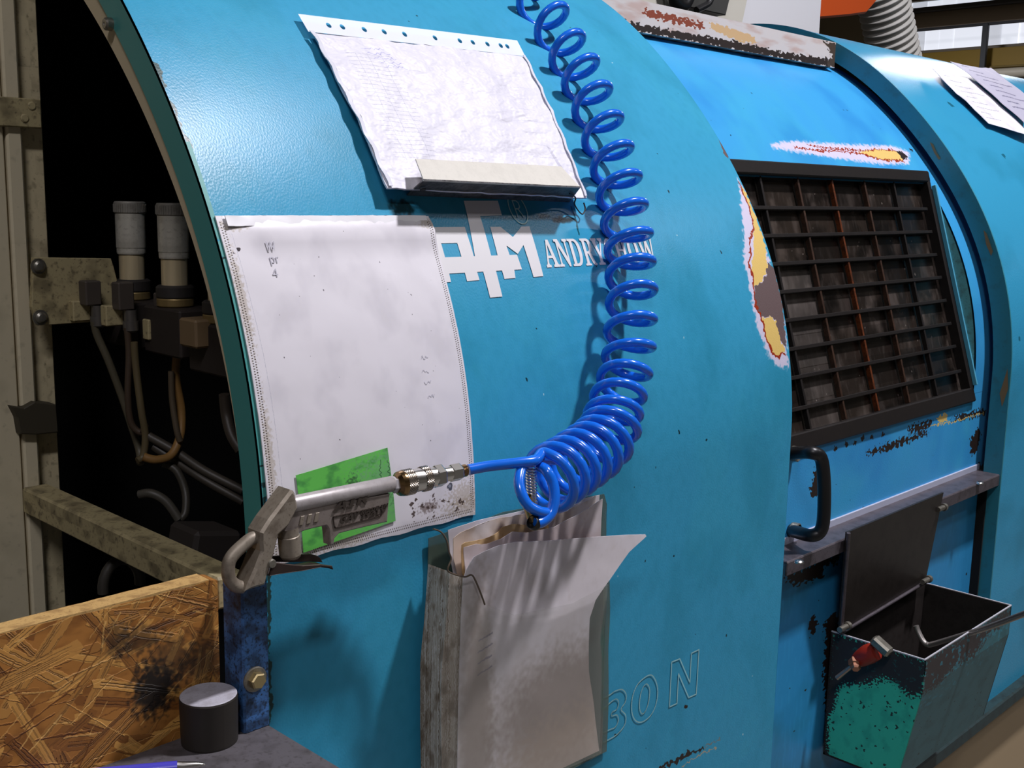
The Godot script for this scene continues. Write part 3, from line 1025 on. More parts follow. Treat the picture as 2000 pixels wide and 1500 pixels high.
	for j in 1:
		patch(st, [[Vector2(0.755, 0.0), Vector2(1.470, 0.0), Vector2(1.470, 0.045), Vector2(0.755, 0.045)]], Vector2(0.1, 0.05), func(p, h): return hs(p.x, sb0, -0.036) + Vector3(0, p.y, 0) + Vector3(0, 0, h), 0.04, func(p): return Vector2((p.x - 0.755) / 0.733, 1.0 - p.y / 0.045))
	obj("top_beam", st, tmat(c.tex(), 0.6), L)
	st = S()
	box(st, Vector3(2.05, 0.645, 0.004), Vector3(2.8, 0.026, 0.03), 0.003)
	obj("base_trim", st, grime(sr(40, 60, 62), sr(24, 20, 18), 0.8, 5.0, 83, 0.5), L)
	bx("base_body", Vector3(2.05, 0.34, -0.04), Vector3(2.8, 0.58, 0.06), mat(sr(172, 150, 118), 0.6), L, 0.004)
	# plates that close the machine behind what is seen
	bx("rear_plate", Vector3(1.3, 0.95, -0.93), Vector3(4.2, 1.88, 0.01), M.soot, L, 0)
	bx("top_plate", Vector3(1.3, 1.885, -0.74), Vector3(4.2, 0.01, 0.38), M.soot, L, 0)
	bx("door_cavity", Vector3(1.14, 1.3, -0.45), Vector3(0.78, 1.1, 0.01), M.soot, L, 0)


# ---------------------------------------------------------------- open bay left of the hood
func frame_bay():
	var F = thing("machine_frame", "grimy cream steel frame of the open bay left of the teal hood", "machine frame")
	bx("side_panel", Vector3(-0.0905, 1.32, -0.386), Vector3(0.115, 1.2, 0.018), M.cream_clean, F, 0.001)
	bx("corner_post", Vector3(-0.0235, 1.38, -0.384), Vector3(0.015, 1.1, 0.018), M.cream_clean, F, 0.002)
	bx("post_web", Vector3(-0.0045, 1.42, -0.394), Vector3(0.026, 0.86, 0.014), M.cream, F, 0.001)
	bx("joint_plate", Vector3(-0.02,1.6228,-0.372), Vector3(0.041, 0.027, 0.006), M.cream_old, F, 0.001)
	for p in [Vector3(-0.0085,1.6295,-0.369), Vector3(-0.0158,1.6178,-0.369)]:
		var ps = S()
		lathe_shape(ps, [Vector2(0.004, 0), Vector2(0.004, 0.0006), Vector2(0.003, 0.0012), Vector2(0, 0.0012)], p, Vector3.BACK, 12)
		obj("plate_screw", ps, M.cream_old, F)
	var tp = [Vector2(-0.0436,1.3457),Vector2(-0.0321,1.3425),Vector2(-0.0214,1.3474),Vector2(-0.0004,1.3422),Vector2(0.0004,1.314),Vector2(-0.0213,1.3148),Vector2(-0.0369,1.3174),Vector2(-0.0386,1.3336)]
	var st = S()
	extrude(st, tp, onz(-0.366), 0.024, 0.001)
	obj("tape_wrap", st, mat(sr(62, 56, 42), 0.7), F)
	var pl = [Vector2(-0.0177,1.4879),Vector2(0.0596,1.4848),Vector2(0.062,1.477),Vector2(0.0703,1.4405),Vector2(0.0684,1.4223),Vector2(-0.0167,1.4225),Vector2(-0.0221,1.4407)]
	st = S()
	extrude(st, pl, onz(-0.36), 0.006, 0.0006)
	var plate = obj("mounting_plate", st, M.cream_old, F)
	for p in [Vector3(-0.0146,1.4796,-0.359), Vector3(-0.0152,1.4304,-0.359)]:
		st = S()
		lathe_shape(st, [Vector2(0.0075, 0), Vector2(0.0075, 0.0015), Vector2(0.0055, 0.0015), Vector2(0.0055, 0.004), Vector2(0.0035, 0.0058), Vector2(0, 0.0062)], p, Vector3.BACK, 14)
		obj("bolt", st, M.dull_steel, plate)
	# rail from the post out to the chipboard
	var r0 = Vector3(-0.0216,1.262,-0.3559)
	bx("cross_rail", Vector3(-0.022, 1.249, -0.195), Vector3(0.026, 0.026, 0.36), M.cream_old, F, 0.002)
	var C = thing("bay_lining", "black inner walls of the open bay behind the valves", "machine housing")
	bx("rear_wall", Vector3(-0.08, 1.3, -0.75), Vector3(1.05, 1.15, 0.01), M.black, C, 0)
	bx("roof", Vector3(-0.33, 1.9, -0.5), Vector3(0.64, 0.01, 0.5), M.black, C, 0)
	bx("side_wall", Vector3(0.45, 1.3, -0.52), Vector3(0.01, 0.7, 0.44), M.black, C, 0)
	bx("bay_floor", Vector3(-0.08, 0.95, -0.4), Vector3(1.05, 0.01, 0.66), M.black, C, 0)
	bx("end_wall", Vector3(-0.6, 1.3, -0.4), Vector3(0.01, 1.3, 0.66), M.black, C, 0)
	# pressure valves
	var alu = grime(sr(206, 202, 190), sr(110, 104, 92), 0.5, 9.0, 101, 0.38, 0.3)
	var dk = mat(sr(44, 40, 38), 0.6)
	var vz = [-0.36, -0.2745, -0.19]
	var what = ["silver capped pressure valve standing nearest the cream mounting plate", "silver capped pressure valve half covered by the teal hood edge", "pressure valve mostly hidden behind the teal hood edge"]
	for i in 3:
		var dy = [0.0, 0.0, -0.008][i]
		var v = thing("pressure_valve", what[i], "valve", "pressure valves in the open bay", Vector3(0.0815, 1.4635 + dy, vz[i]))
		st = S()
		lathe_shape(st, [Vector2(0.0125, 0.0), Vector2(0.0125, 0.025)], Vector3.ZERO, Vector3.UP, 28)
		obj("stem", st, mat(sr(222, 204, 166), 0.35, 0.4), v)
		st = S()
		lathe_shape(st, [Vector2(0.0, 0.0255), Vector2(0.0138, 0.0255), Vector2(0.0142, 0.027), Vector2(0.0142, 0.0315), Vector2(0.0146, 0.032), Vector2(0.0146, 0.066)], Vector3.ZERO, Vector3.UP, 32)
		obj("sleeve", st, alu, v)
		st = S()
		lathe_shape(st, [Vector2(0.0146, 0.066), Vector2(0.0155, 0.067), Vector2(0.0155, 0.0765), Vector2(0.0145, 0.078), Vector2(0, 0.078)], Vector3.ZERO, Vector3.UP, 40)
		for k in 40:
			var a = TAU * k / 40
			box(st, Vector3(cos(a) * 0.0156, 0.0715, sin(a) * 0.0156), Vector3(0.0008, 0.008, 0.0012), 0.0, Basis(Vector3.UP, -a))
		obj("knurled_cap", st, grime(sr(150, 146, 138), sr(84, 80, 72), 0.6, 9.0, 103, 0.5, 0.3), v)
		st = S()
		lathe_shape(st, [Vector2(0.0, 0.0), Vector2(0.0155, 0.0), Vector2(0.018, -0.002), Vector2(0.018, -0.011), Vector2(0.017, -0.0125)], Vector3.ZERO, Vector3.UP, 36)
		obj("lock_ring", st, dk, v)
		st = S()
		lathe_shape(st, [Vector2(0.017, -0.0125), Vector2(0.0176, -0.0135), Vector2(0.0176, -0.0195), Vector2(0.0168, -0.0205), Vector2(0, -0.0205)], Vector3.ZERO, Vector3.UP, 36)
		obj("base_ring", st, mat(sr(150, 128, 84), 0.45, 0.6), v)
		bx("valve_body", Vector3(0.004, -0.044, 0.004), Vector3(0.044, 0.046, 0.07), mat(sr(40, 32, 28), 0.7), v, 0.002)
	# elbow fittings under the valve bodies and the tubes that leave them
	var fits = [[Vector2(176, 572), -0.345, 26, 46], [Vector2(240, 578), -0.315, 28, 56], [Vector2(322, 602), -0.285, 28, 62]]
	var fl = ["dark square elbow fitting above the leftmost drooping tube", "dark square elbow fitting between its two neighbours below the first valve", "dark square elbow fitting below the second valve, nearest the hood"]
	var at = [Vector3(0.0293,1.453,-0.345),Vector3(0.0481,1.4513,-0.315),Vector3(0.0758,1.4402,-0.285)]
	var hh = [0.024, 0.027, 0.03]
	for i in 3:
		var e = thing("elbow_fitting", fl[i], "pipe fitting", "elbow fittings under the valves", at[i])
		bx("block", Vector3(0, 0, 0), Vector3(0.016, hh[i], 0.016), mat(sr(84, 76, 70), 0.55, 0.3), e, 0.0012)
		st = S()
		lathe_shape(st, [Vector2(0.0062, -hh[i] / 2), Vector2(0.0062, -hh[i] / 2 - 0.011), Vector2(0.0075, -hh[i] / 2 - 0.011), Vector2(0.0075, -hh[i] / 2 - 0.02), Vector2(0.0048, -hh[i] / 2 - 0.022)], Vector3(0.005, 0, 0.004), Vector3.UP, 18)
		obj("nut", st, mat(sr(108, 104, 100), 0.4, 0.6), e)
		bx("clamp_block", Vector3(-0.006, -hh[i] / 2 - 0.006, -0.012), Vector3(0.018, 0.02, 0.012), M.cream_old, e, 0.001)
	var tubes = [
		[[Vector3(0.0298,1.4252,-0.34),Vector3(0.0323,1.4114,-0.34),Vector3(0.0404,1.3858,-0.335),Vector3(0.0513,1.3465,-0.33),Vector3(0.0574,1.3178,-0.325),Vector3(0.0616,1.2943,-0.32),Vector3(0.0571,1.2836,-0.31)], 0.0038, sr(84, 78, 62), "thin grey tube drooping from the leftmost elbow fitting"],
		[[Vector3(0.0485,1.4207,-0.31),Vector3(0.0496,1.3954,-0.31),Vector3(0.0469,1.355,-0.31),Vector3(0.049,1.3265,-0.31),Vector3(0.0563,1.316,-0.305),Vector3(0.0589,1.3242,-0.3)], 0.0033, sr(70, 56, 44), "thin brown tube curling below the middle elbow fitting"],
		[[Vector3(0.0528,1.4068,-0.305),Vector3(0.0539,1.3804,-0.305),Vector3(0.0551,1.3401,-0.3),Vector3(0.0585,1.3139,-0.3),Vector3(0.0555,1.2935,-0.3),Vector3(0.0488,1.2894,-0.3)], 0.0036, sr(96, 84, 58), "straight olive tube hanging under the middle elbow fitting"],
		[[Vector3(0.0835,1.411,-0.28),Vector3(0.0841,1.3958,-0.28),Vector3(0.0826,1.3705,-0.28),Vector3(0.0871,1.3391,-0.28),Vector3(0.0824,1.3146,-0.275),Vector3(0.0696,1.2977,-0.27),Vector3(0.0532,1.2952,-0.27),Vector3(0.0426,1.299,-0.275)], 0.0042, sr(140, 104, 56), "amber looped tube hanging below the fitting nearest the hood"],
		[[Vector3(0.0747,1.3795,-0.275),Vector3(0.0748,1.3516,-0.275),Vector3(0.076,1.3215,-0.27),Vector3(0.0783,1.3102,-0.268)], 0.003, sr(84, 72, 56), "short dull tube hanging beside the amber loop"],
		[[Vector3(0.0617,1.3124,-0.3),Vector3(0.078,1.2988,-0.28),Vector3(0.0939,1.281,-0.25),Vector3(0.1181,1.2629,-0.22)], 0.0045, sr(66, 60, 52), "grey hose slanting down to the hood edge, upper of the pair"],
		[[Vector3(0.0668,1.3012,-0.3),Vector3(0.0804,1.287,-0.28),Vector3(0.0936,1.2717,-0.25),Vector3(0.1179,1.2515,-0.22)], 0.0045, sr(60, 54, 46), "grey hose slanting down to the hood edge, lower of the pair"],
		[[Vector3(0.0395,1.2607,-0.28),Vector3(0.0472,1.2624,-0.27),Vector3(0.0571,1.2544,-0.26),Vector3(0.0647,1.2371,-0.25)], 0.0045, sr(72, 68, 60), "grey hose end curling above the dark motor block"],
		[[Vector3(0.0665,1.2876,-0.28),Vector3(0.0746,1.2804,-0.27),Vector3(0.0777,1.261,-0.26),Vector3(0.0715,1.2435,-0.25),Vector3(0.0658,1.2369,-0.25)], 0.004, sr(60, 56, 48), "grey hose falling in an arc beside the hood edge"],
		[[Vector3(0.0633,1.374,-0.16),Vector3(0.0649,1.355,-0.16),Vector3(0.0636,1.338,-0.15),Vector3(0.0665,1.3251,-0.14)], 0.005, sr(60, 52, 44), "dark hose bending close behind the teal flange"]]
	for t in tubes:
		st = S()
		tube(st, spline(t[0], 6), t[1], 10)
		tag(obj("oil_tube", st, mat(t[2], 0.5)), t[3], "tube", "oil tubes in the open bay")
	var k = thing("junction_box", "dim beige block half hidden behind the teal flange", "junction box")
	bx("body", Vector3(0.0688,1.4261,-0.2), Vector3(0.036, 0.026, 0.03), mat(sr(120, 98, 70), 0.6), k, 0.002)
	bx("lower_box", Vector3(0.0814,1.4002,-0.2), Vector3(0.012, 0.03, 0.02), mat(sr(96, 76, 52), 0.6), k, 0.002)
	var mo = thing("pump_motor", "dark pump motor low in the open bay", "motor")
	bx("body", Vector3(0.0618,1.2252,-0.2), Vector3(0.05, 0.034, 0.05), mat(sr(44, 38, 34), 0.7), mo, 0.004, Basis(Vector3.BACK, -0.2))
	st = S()
	var hc = Vector3(-0.0112,1.1971,-0.22)
	var arc = []
	for i in 13:
		var a = PI * 1.05 - PI * 1.1 * i / 12
		arc.append(hc + Vector3(cos(a) * 0.018, sin(a) * 0.024, 0))
	tube(st, arc, 0.005, 10)
	obj("lifting_ring", st, mat(sr(56, 52, 46), 0.6), mo)


# ---------------------------------------------------------------- chipboard, post, bench, puck, pen
func bench_corner():
	var c = Canvas.new(1024, 512, sr(168, 112, 50))
	var hb = Canvas.new(1024, 512, Color(0.3, 0.3, 0.3))
	rng.seed = 77
	c.mottle(sr(110, 66, 24), 0.6, 8.0, 111)
	for i in 300:
		var p = Vector2(rng.randf_range(-40, 1064), rng.randf_range(-20, 532))
		var a = rng.randfn(0.0, 0.55) + (PI * 0.3 if rng.randf() < 0.35 else -0.15)
		var ln = rng.randf_range(40, 170)
		var wd = rng.randf_range(4, 20) if rng.randf() < 0.8 else rng.randf_range(16, 34)
		var tone = rng.randf()
		var col = sr(120, 72, 28).lerp(sr(218, 162, 84), tone)
		var d = Vector2(cos(a), sin(a))
		var m = Vector2(-d.y, d.x)
		var q = [p - d * ln - m * wd * 0.3, p - d * ln * 0.9 + m * wd * 0.5, p + d * ln * 0.9 + m * wd * 0.5, p + d * ln + m * wd * 0.2, p + d * ln * 0.92 - m * wd * 0.5, p - d * ln * 0.86 - m * wd * 0.5]
		c.poly(q, col, 0.8, 0.0, 0.9)
		hb.poly(q, Color.WHITE * rng.randf_range(0.2, 0.9), 0.8, 0.0, 0.9)
		for k in int(wd / 4):
			var o = m * rng.randf_range(-0.45, 0.45) * wd
			c.line([p - d * ln * 0.8 + o, p + d * ln * rng.randf_range(0.2, 0.85) + o], 1.2, col.darkened(0.3), 0.6, 0.8)
			hb.line([p - d * ln * 0.8 + o, p + d * ln * rng.randf_range(0.2, 0.85) + o], 1.4, Color(0.1, 0.1, 0.1), 0.6, 0.7)
	for i in 190:
		var p = Vector2(rng.randf_range(0, 1024), rng.randf_range(0, 512))
		var a = rng.randfn(-0.1, 0.35) if rng.randf() < 0.6 else rng.randfn(0.8, 0.3)
		var d = Vector2(cos(a), -sin(a)) * rng.randf_range(16, 80)
		var col = sr(236, 190, 116) if rng.randf() < 0.55 else sr(96, 54, 20)
		var wd = rng.randf_range(1.0, 3.6)
		c.line([p - d, p + d], wd, col, 1.0, 0.6)
		hb.line([p - d, p + d], wd, Color.WHITE * rng.randf_range(0.0, 1.0), 1.0, 0.8)
	var uvf = func(p): return Vector2((p.x + 0.40) / 0.38, (1.28 - p.y) / 0.19)
	var dirt = [Vector2(-0.0973,1.1973),Vector2(-0.0845,1.2152),Vector2(-0.1077,1.2375),Vector2(-0.0554,1.2066),Vector2(-0.1229,1.2418)]
	var rad = [[62, 74], [80, 70], [60, 40], [70, 60], [40, 50]]
	for i in dirt.size():
		var u = uvf.call(dirt[i]) * Vector2(1024, 512)
		c.soft_spot(u, rad[i][0], rad[i][1], sr(24, 18, 12), 0.95 if i == 0 else 0.42, 0.3)
	var om = tmat(c.tex(), 0.55)
	om.normal_enabled = true
	hb.im.bump_map_to_normal_map(3.0)
	om.normal_texture = ImageTexture.create_from_image(hb.im)
	om.normal_scale = 0.8
	var st = S()
	var top = []
	rng.seed = 4
	var board = [Vector2(-0.62, 1.06), Vector2(-0.043, 1.06), Vector2(-0.043, 1.2665)]
	for i in 40:
		board.append(Vector2(-0.05 - i * 0.0143, 1.2675 + rng.randf_range(-0.0012, 0.0008)))
	patch(st, [board], Vector2(0.6, 0.3), onz(0.0), 0.018, uvf)
	tag(obj("chipboard_panel", st, om), "orange brown chipboard panel with a dark oil stain closing the bay", "chipboard")
	st = S()
	patch(st, [[Vector2(-0.62, -0.0178), Vector2(-0.05, -0.0178), Vector2(-0.05, -0.0002), Vector2(-0.62, -0.0002)]], Vector2(0.02, 0.01), func(p, h): return Vector3(p.x, 1.2688 + 0.0006 * fn.get_noise_2d(p.x * 60, p.y * 60) + h, -p.y - 0.018), 0.002)
	obj("top_edge", st, grime(sr(186, 150, 92), sr(90, 60, 30), 0.7, 12.0, 113, 0.8), get_node("chipboard_panel"))
	# blue angle post with a bolt
	var blue = grime(sr(70, 118, 180), sr(26, 32, 44), 1.1, 6.0, 121, 0.45, 0.2, -0.14)
	var P = thing("angle_post", "scuffed blue steel angle post with one washered bolt beside the chipboard", "post")
	st = S()
	var prof = [Vector2(-0.042, 0.006), Vector2(-0.042, 0.030), Vector2(-0.0405, 0.0315), Vector2(-0.0205, 0.0315), Vector2(-0.0205, 0.028), Vector2(-0.0385, 0.028), Vector2(-0.0385, 0.006)]
	extrude(st, prof, func(p, h): return Vector3(p.x, 1.2685 + h, p.y), 0.114, 0.0)
	obj("angle", st, blue, P)
	st = S()
	for i in 7:
		box(st, Vector3(-0.0395 + i * 0.0029, 1.2692, 0.0296), Vector3(0.0026, 0.0012 + 0.0006 * (i % 3), 0.0028), 0.0003)
	obj("cut_edge", st, mat(sr(210, 205, 205), 0.5, 0.4), P)
	var bo = Vector3(-0.0327,1.1953,0.0316)
	st = S()
	lathe_shape(st, [Vector2(0.0098, 0), Vector2(0.0098, 0.0012), Vector2(0.009, 0.0017), Vector2(0.0, 0.0017)], bo, Vector3.BACK, 28)
	obj("washer", st, M.dull_steel, P)
	st = S()
	lathe_shape(st, [Vector2(0.0066, 0.0017), Vector2(0.0066, 0.0062), Vector2(0.0055, 0.0072), Vector2(0.0, 0.0072)], bo, Vector3.BACK, 6, false, 0.3)
	obj("bolt_head", st, mat(sr(196, 176, 130), 0.3, 0.9), P)
	# bench plate
	var bm = grime(sr(84, 80, 84), sr(36, 32, 30), 0.7, 5.0, 131, 0.6, 0.1)
	bx("bench_plate", Vector3(-0.319, 1.146, 0.252), Vector3(0.60, 0.016, 0.50), bm, self, 0.002)
	tag(get_node("bench_plate"), "dark grey oily steel bench plate in front of the chipboard", "bench")
	# puck
	var pk = thing("steel_puck", "short dark steel cylinder with a pale grey top standing on the bench plate", "steel cylinder", "", Vector3(-0.0655, 1.154, 0.0215))
	st = S()
	lathe_shape(st, [Vector2(0.0, 0.0), Vector2(0.0203, 0.0), Vector2(0.0206, 0.0015), Vector2(0.021, 0.0347), Vector2(0.0205, 0.036)], Vector3.ZERO, Vector3.UP, 48)
	obj("body", st, mat(sr(46, 42, 38), 0.55, 0.2), pk)
	st = S()
	lathe_shape(st, [Vector2(0.0205, 0.036), Vector2(0.0198, 0.0365), Vector2(0.0, 0.0365)], Vector3.ZERO, Vector3.UP, 48)
	obj("top_face", st, grime(sr(170, 168, 178), sr(110, 104, 104), 0.45, 14.0, 133, 0.6), pk)
	# pen
	var a = Vector3(-0.1485,1.1585,0.022)
	var b = Vector3(-0.0896,1.1575,0.057)
	var dv = (b - a).normalized()
	var ln = (b - a).length()
	var pen = thing("ballpoint_pen", "blue ballpoint pen with a metal tip lying on the bench plate", "pen")
	st = S()
	lathe_shape(st, [Vector2(0.0, -0.08), Vector2(0.0042, -0.08), Vector2(0.0046, -0.02), Vector2(0.0044, ln * 0.72)], a, dv, 18, true)
	obj("barrel", st, mat(sr(70, 66, 180), 0.3), pen)
	st = S()
	lathe_shape(st, [Vector2(0.0040, ln * 0.72), Vector2(0.0034, ln * 0.78), Vector2(0.0028, ln * 0.9), Vector2(0.0014, ln * 0.97), Vector2(0.0005, ln), Vector2(0, ln)], a, dv, 16, true)
	obj("tip", st, M.chrome, pen)


# ---------------------------------------------------------------- papers on the hood
func sheets():
	# --- sleeve held flat at a slant by the folded bracket
	var tl = Vector3(0.1756,1.7197,-0.1995)
	var tr = Vector3(0.4801,1.7282,-0.208)
	var bl = Vector3(0.1739,1.5595,-0.0649)
	var br = Vector3(0.4391,1.5538,-0.0616)
	var nrm = (br - bl).cross(tl - bl).normalized()
	var at = func(u, v, h): return bl.lerp(br, u).lerp(tl.lerp(tr, u), v) + nrm * (h + 0.004 * sin(PI * v))
	var A = thing("paper_sleeve", "clear punched plastic sleeve with a white form, held slanting by the cream bracket", "document sleeve")
	var c = Canvas.new(1024, 768, sr(226, 224, 234))
	c.mottle(sr(196, 194, 208), 0.22, 3.0, 141, -0.2)
	for i in 26:
		var y = 95 + i * 21
		c.line([Vector2(110 - i * 0.5, y), Vector2(300, y + 4)], 1.6, sr(150, 150, 172), 0.5, 0.7)
		if i % 3 == 0:
			c.line([Vector2(800, y + 40), Vector2(925, y + 44)], 1.4, sr(160, 160, 182), 0.5, 0.5)
	for x in [150, 200, 262]:
		c.line([Vector2(x, 90), Vector2(x - 6, 640)], 1.6, sr(160, 160, 180), 0.4, 0.6)
	for i in 5:
		var q = []
		for k in 12:
			q.append(Vector2(190 + i * 16 + k * 9, 60 + i * 24 + rng.randf_range(-8, 8)))
		c.line(q, 2.2, sr(120, 118, 190), 1.0, 0.6)
	for i in 5:
		c.line([Vector2(700, 668 + i * 14), Vector2(980, 676 + i * 14)], 1.5, sr(150, 150, 170), 0.4, 0.6)
	for i in 8:
		c.line([Vector2(700 + i * 40, 668), Vector2(702 + i * 40, 724)], 1.5, sr(150, 150, 170), 0.4, 0.6)
	c.poly([Vector2(898, 520), Vector2(918, 530), Vector2(950, 630), Vector2(930, 636)], sr(150, 148, 170), 1.0, 0.0, 0.4)
	var pm = tmat(c.tex(), 0.5)
	pm.clearcoat_enabled = true
	pm.clearcoat = 0.8
	pm.clearcoat_roughness = 0.18
	pm.normal_enabled = true
	pm.normal_texture = M.crease
	pm.normal_scale = 0.8
	var wave = func(p): return 0.0016 * fn.get_noise_2d(p.x * 4.0, p.y * 3.0) + 0.0016 * fn.get_noise_2d(p.x * 16.0, p.y * 5.0)
	var st = S()
	var body = [Vector2(0.0, 0.0), Vector2(1, 0), Vector2(1.0, 0.5), Vector2(0.995, 0.885), Vector2(0.02, 0.885), Vector2(0.008, 0.6), Vector2(0.014, 0.4), Vector2(0.004, 0.2)]
	patch(st, [body], Vector2(0.04, 0.04), func(p, h): return at.call(p.x, p.y, wave.call(p) + h), 0.0018, func(p): return Vector2(p.x, 1.0 - p.y / 0.885))
	obj("form", st, pm, A)
	var strip = mat(Color(0.93, 0.94, 0.97, 0.82), 0.4)
	strip.transparency = BaseMaterial3D.TRANSPARENCY_ALPHA
	st = S()
	var holes = [0.10, 0.155, 0.245, 0.33, 0.42, 0.56, 0.68, 0.745, 0.82, 0.89, 0.925]
	var edges = [0.0]
	for i in 10:
		edges.append((holes[i] + holes[i + 1]) / 2)
	edges.append(1.0)
	st.set_smooth_group(1)
	for i in 11:      # each punched hole is a real hole: a ring of quads from its rim to the cell's border
		var lo = Vector2(edges[i], 0.885)
		var hi = Vector2(edges[i + 1], 1.0)
		var hc = Vector2(holes[i], 0.945)
		var cs = [lo, Vector2(hi.x, lo.y), hi, Vector2(lo.x, hi.y)]
		var angs = []
		for k in 20:
			angs.append(TAU * k / 20)
		for q in cs:
			angs.append(fposmod((q - hc).angle(), TAU))
		angs.sort()
		var rim = []
		var brd = []
		for a in angs:
			var d = Vector2(cos(a), sin(a))
			rim.append(hc + d * Vector2(0.0095, 0.017))
			var t = 9.0
			if d.x > 1e-5:
				t = minf(t, (hi.x - hc.x) / d.x)
			if d.x < -1e-5:
				t = minf(t, (lo.x - hc.x) / d.x)
			if d.y > 1e-5:
				t = minf(t, (hi.y - hc.y) / d.y)
			if d.y < -1e-5:
				t = minf(t, (lo.y - hc.y) / d.y)
			brd.append(hc + d * t)
		for k in angs.size():
			var k2 = (k + 1) % angs.size()
			quad(st, at.call(rim[k].x, rim[k].y, 0.0), at.call(brd[k].x, brd[k].y, 0.0), at.call(brd[k2].x, brd[k2].y, 0.0), at.call(rim[k2].x, rim[k2].y, 0.0))
	obj("punched_strip", st, strip, A)
	for e in [[0.004, 0.02], [0.985, 0.997]]:
		st = S()
		patch(st, [[Vector2(e[0], 0.005), Vector2(e[1], 0.005), Vector2(e[1], 0.885), Vector2(e[0], 0.885)]], Vector2(0.02, 0.03), func(p, h): return at.call(p.x + 0.004 * sin(p.y * 40.0), p.y, 0.0015 + 0.0016 * absf(fn.get_noise_2d(p.x * 30.0, p.y * 14.0)) + h), 0.0006)
		obj("welded_edge", st, mat(sr(216, 216, 226), 0.2), A)
	# --- bracket
	var B = thing("paper_bracket", "folded cream metal bracket gripping the lower edge of the slanting sleeve", "bracket")
	var l0 = Vector3(0.2068,1.5859,-0.0654)
	var l1 = Vector3(0.4013,1.5849,-0.0647)
	var l2 = Vector3(0.4059,1.564,-0.0416)
	var l3 = Vector3(0.1974,1.5668,-0.0433)
	var k0 = Vector3(0.2083,1.553,-0.0791)
	var k1 = Vector3(0.4288,1.5487,-0.0766)
	var plate = func(stx, q, th):
		var n = (q[1] - q[0]).cross(q[3] - q[0]).normalized() * th
		var ctr = (q[0] + q[1] + q[2] + q[3]) / 4.0 - n / 2
		stx.set_smooth_group(-1)
		out_poly(stx, [q[0], q[1], q[2], q[3]], ctr)
		out_poly(stx, [q[0] - n, q[1] - n, q[2] - n, q[3] - n], ctr)
		for i in 4:
			out_poly(stx, [q[i], q[(i + 1) % 4], q[(i + 1) % 4] - n, q[i] - n], ctr)
	st = S()
	plate.call(st, [l3, l2, l1, l0], 0.0012)
	obj("front_lip", st, grime(sr(208, 204, 194), sr(150, 146, 138), 0.3, 8.0, 151, 0.45), B)
	st = S()
	plate.call(st, [k0, k1, l2, l3], 0.0012)
	obj("bottom_web", st, grime(sr(112, 110, 110), sr(16, 16, 18), 1.2, 7.0, 153, 0.45, 0.3, -0.1), B)
	st = S()
	lathe_shape(st, [Vector2(0.003, 0), Vector2(0.003, 0.0008), Vector2(0, 0.001)], Vector3(0.2078,1.5588,-0.0565), Vector3(0, -0.9, 0.4), 12)
	obj("rivet", st, M.dark_metal, B)
	st = S()
	tube(st, spline([Vector3(0.4005,1.5577,-0.0518),Vector3(0.4189,1.5537,-0.0595),Vector3(0.4225,1.5473,-0.0638),Vector3(0.4292,1.54,-0.0638),Vector3(0.4339,1.5368,-0.0621),Vector3(0.4388,1.5421,-0.063),Vector3(0.4378,1.5485,-0.0645)], 5), 0.0008, 6)
	obj("tie_wire", st, M.dark_metal, B)
	# --- white sheet with perforated border, flat on the hood
	var Wd = 0.2195
	c = Canvas.new(1024, 1280, sr(224, 220, 226))
	c.mottle(sr(196, 192, 200), 0.35, 4.0, 161)
	var e = RandomNumberGenerator.new()
	e.seed = 9
	var stain = sr(150, 132, 104)
	for p in [[1000, 1240, 210, 60], [960, 1180, 120, 70], [80, 1235, 170, 60], [330, 1255, 160, 36], [20, 300, 26, 240], [26, 900, 22, 300], [1000, 30, 70, 30], [60, 30, 70, 26]]:
		c.soft_spot(Vector2(p[0], p[1]), p[2], p[3], stain, 0.36)
	c.soft_spot(Vector2(760, 1196), 70, 30, sr(70, 52, 44), 0.5)
	c.specks(34, 12, Vector2(660, 1150), Vector2(960, 1245), 2.0, 9.0, sr(60, 46, 42), 0.8)
	c.specks(40, 13, Vector2(20, 20), Vector2(1000, 1260), 1.0, 3.0, sr(70, 64, 70), 0.8)
	c.spot(Vector2(56, 118), 9, 7, sr(50, 40, 46), 1.0, 2.0)
	c.spot(Vector2(60, 34), 7, 7, sr(110, 96, 70), 1.0, 2.0)
	c.spot(Vector2(880, 1130), 16, 17, sr(70, 72, 84), 0.9, 3.0)
	c.spot(Vector2(878, 1127), 8, 8, sr(150, 152, 164), 0.9, 1.0)
	var hole = sr(70, 60, 54)
	for i in 128:
		for r in 2:
			var y = 20 + i * 9.6 + r * 4.8
			c.spot(Vector2(12 + r * 11, y), 3.3, 2.3, hole, 0.9, 0.0)
			c.spot(Vector2(1000 + r * 11, y), 3.3, 2.3, hole, 0.9, 0.0)
	for i in 100:
		for r in 2:
			c.spot(Vector2(30 + i * 9.8 + r * 4.9, 1252 + r * 11), 2.4, 3.0, hole, 0.9, 0.0)
	c.line([Vector2(46, 60), Vector2(60, 500), Vector2(66, 1220)], 1.6, sr(180, 178, 190), 0.6, 0.8)
	var sm = tmat(c.tex(), 0.32)
	sm.normal_enabled = true
	sm.normal_texture = M.crease
	sm.normal_scale = 0.035
	var Y0 = 1.2665
	var Y1 = 1.5335
	var bulge = func(p):
		var u = (p.x - 0.003) / Wd
		var v = (p.y - Y0) / (Y1 - Y0)
		return 0.0016 + 0.002 * sin(PI * u) * sin(PI * v) + 0.0012 * absf(fn.get_noise_2d(p.x * 9.0, p.y * 9.0)) + 0.004 * exp(-pow((v - 0.955) * 26.0, 2)) * smoothstep(0.02, 0.2, u)
	var Q = thing("info_sheet", "large white plastic sheet with a dotted border and stained lower corners on the hood", "sheet")
	st = S()
	var low = []
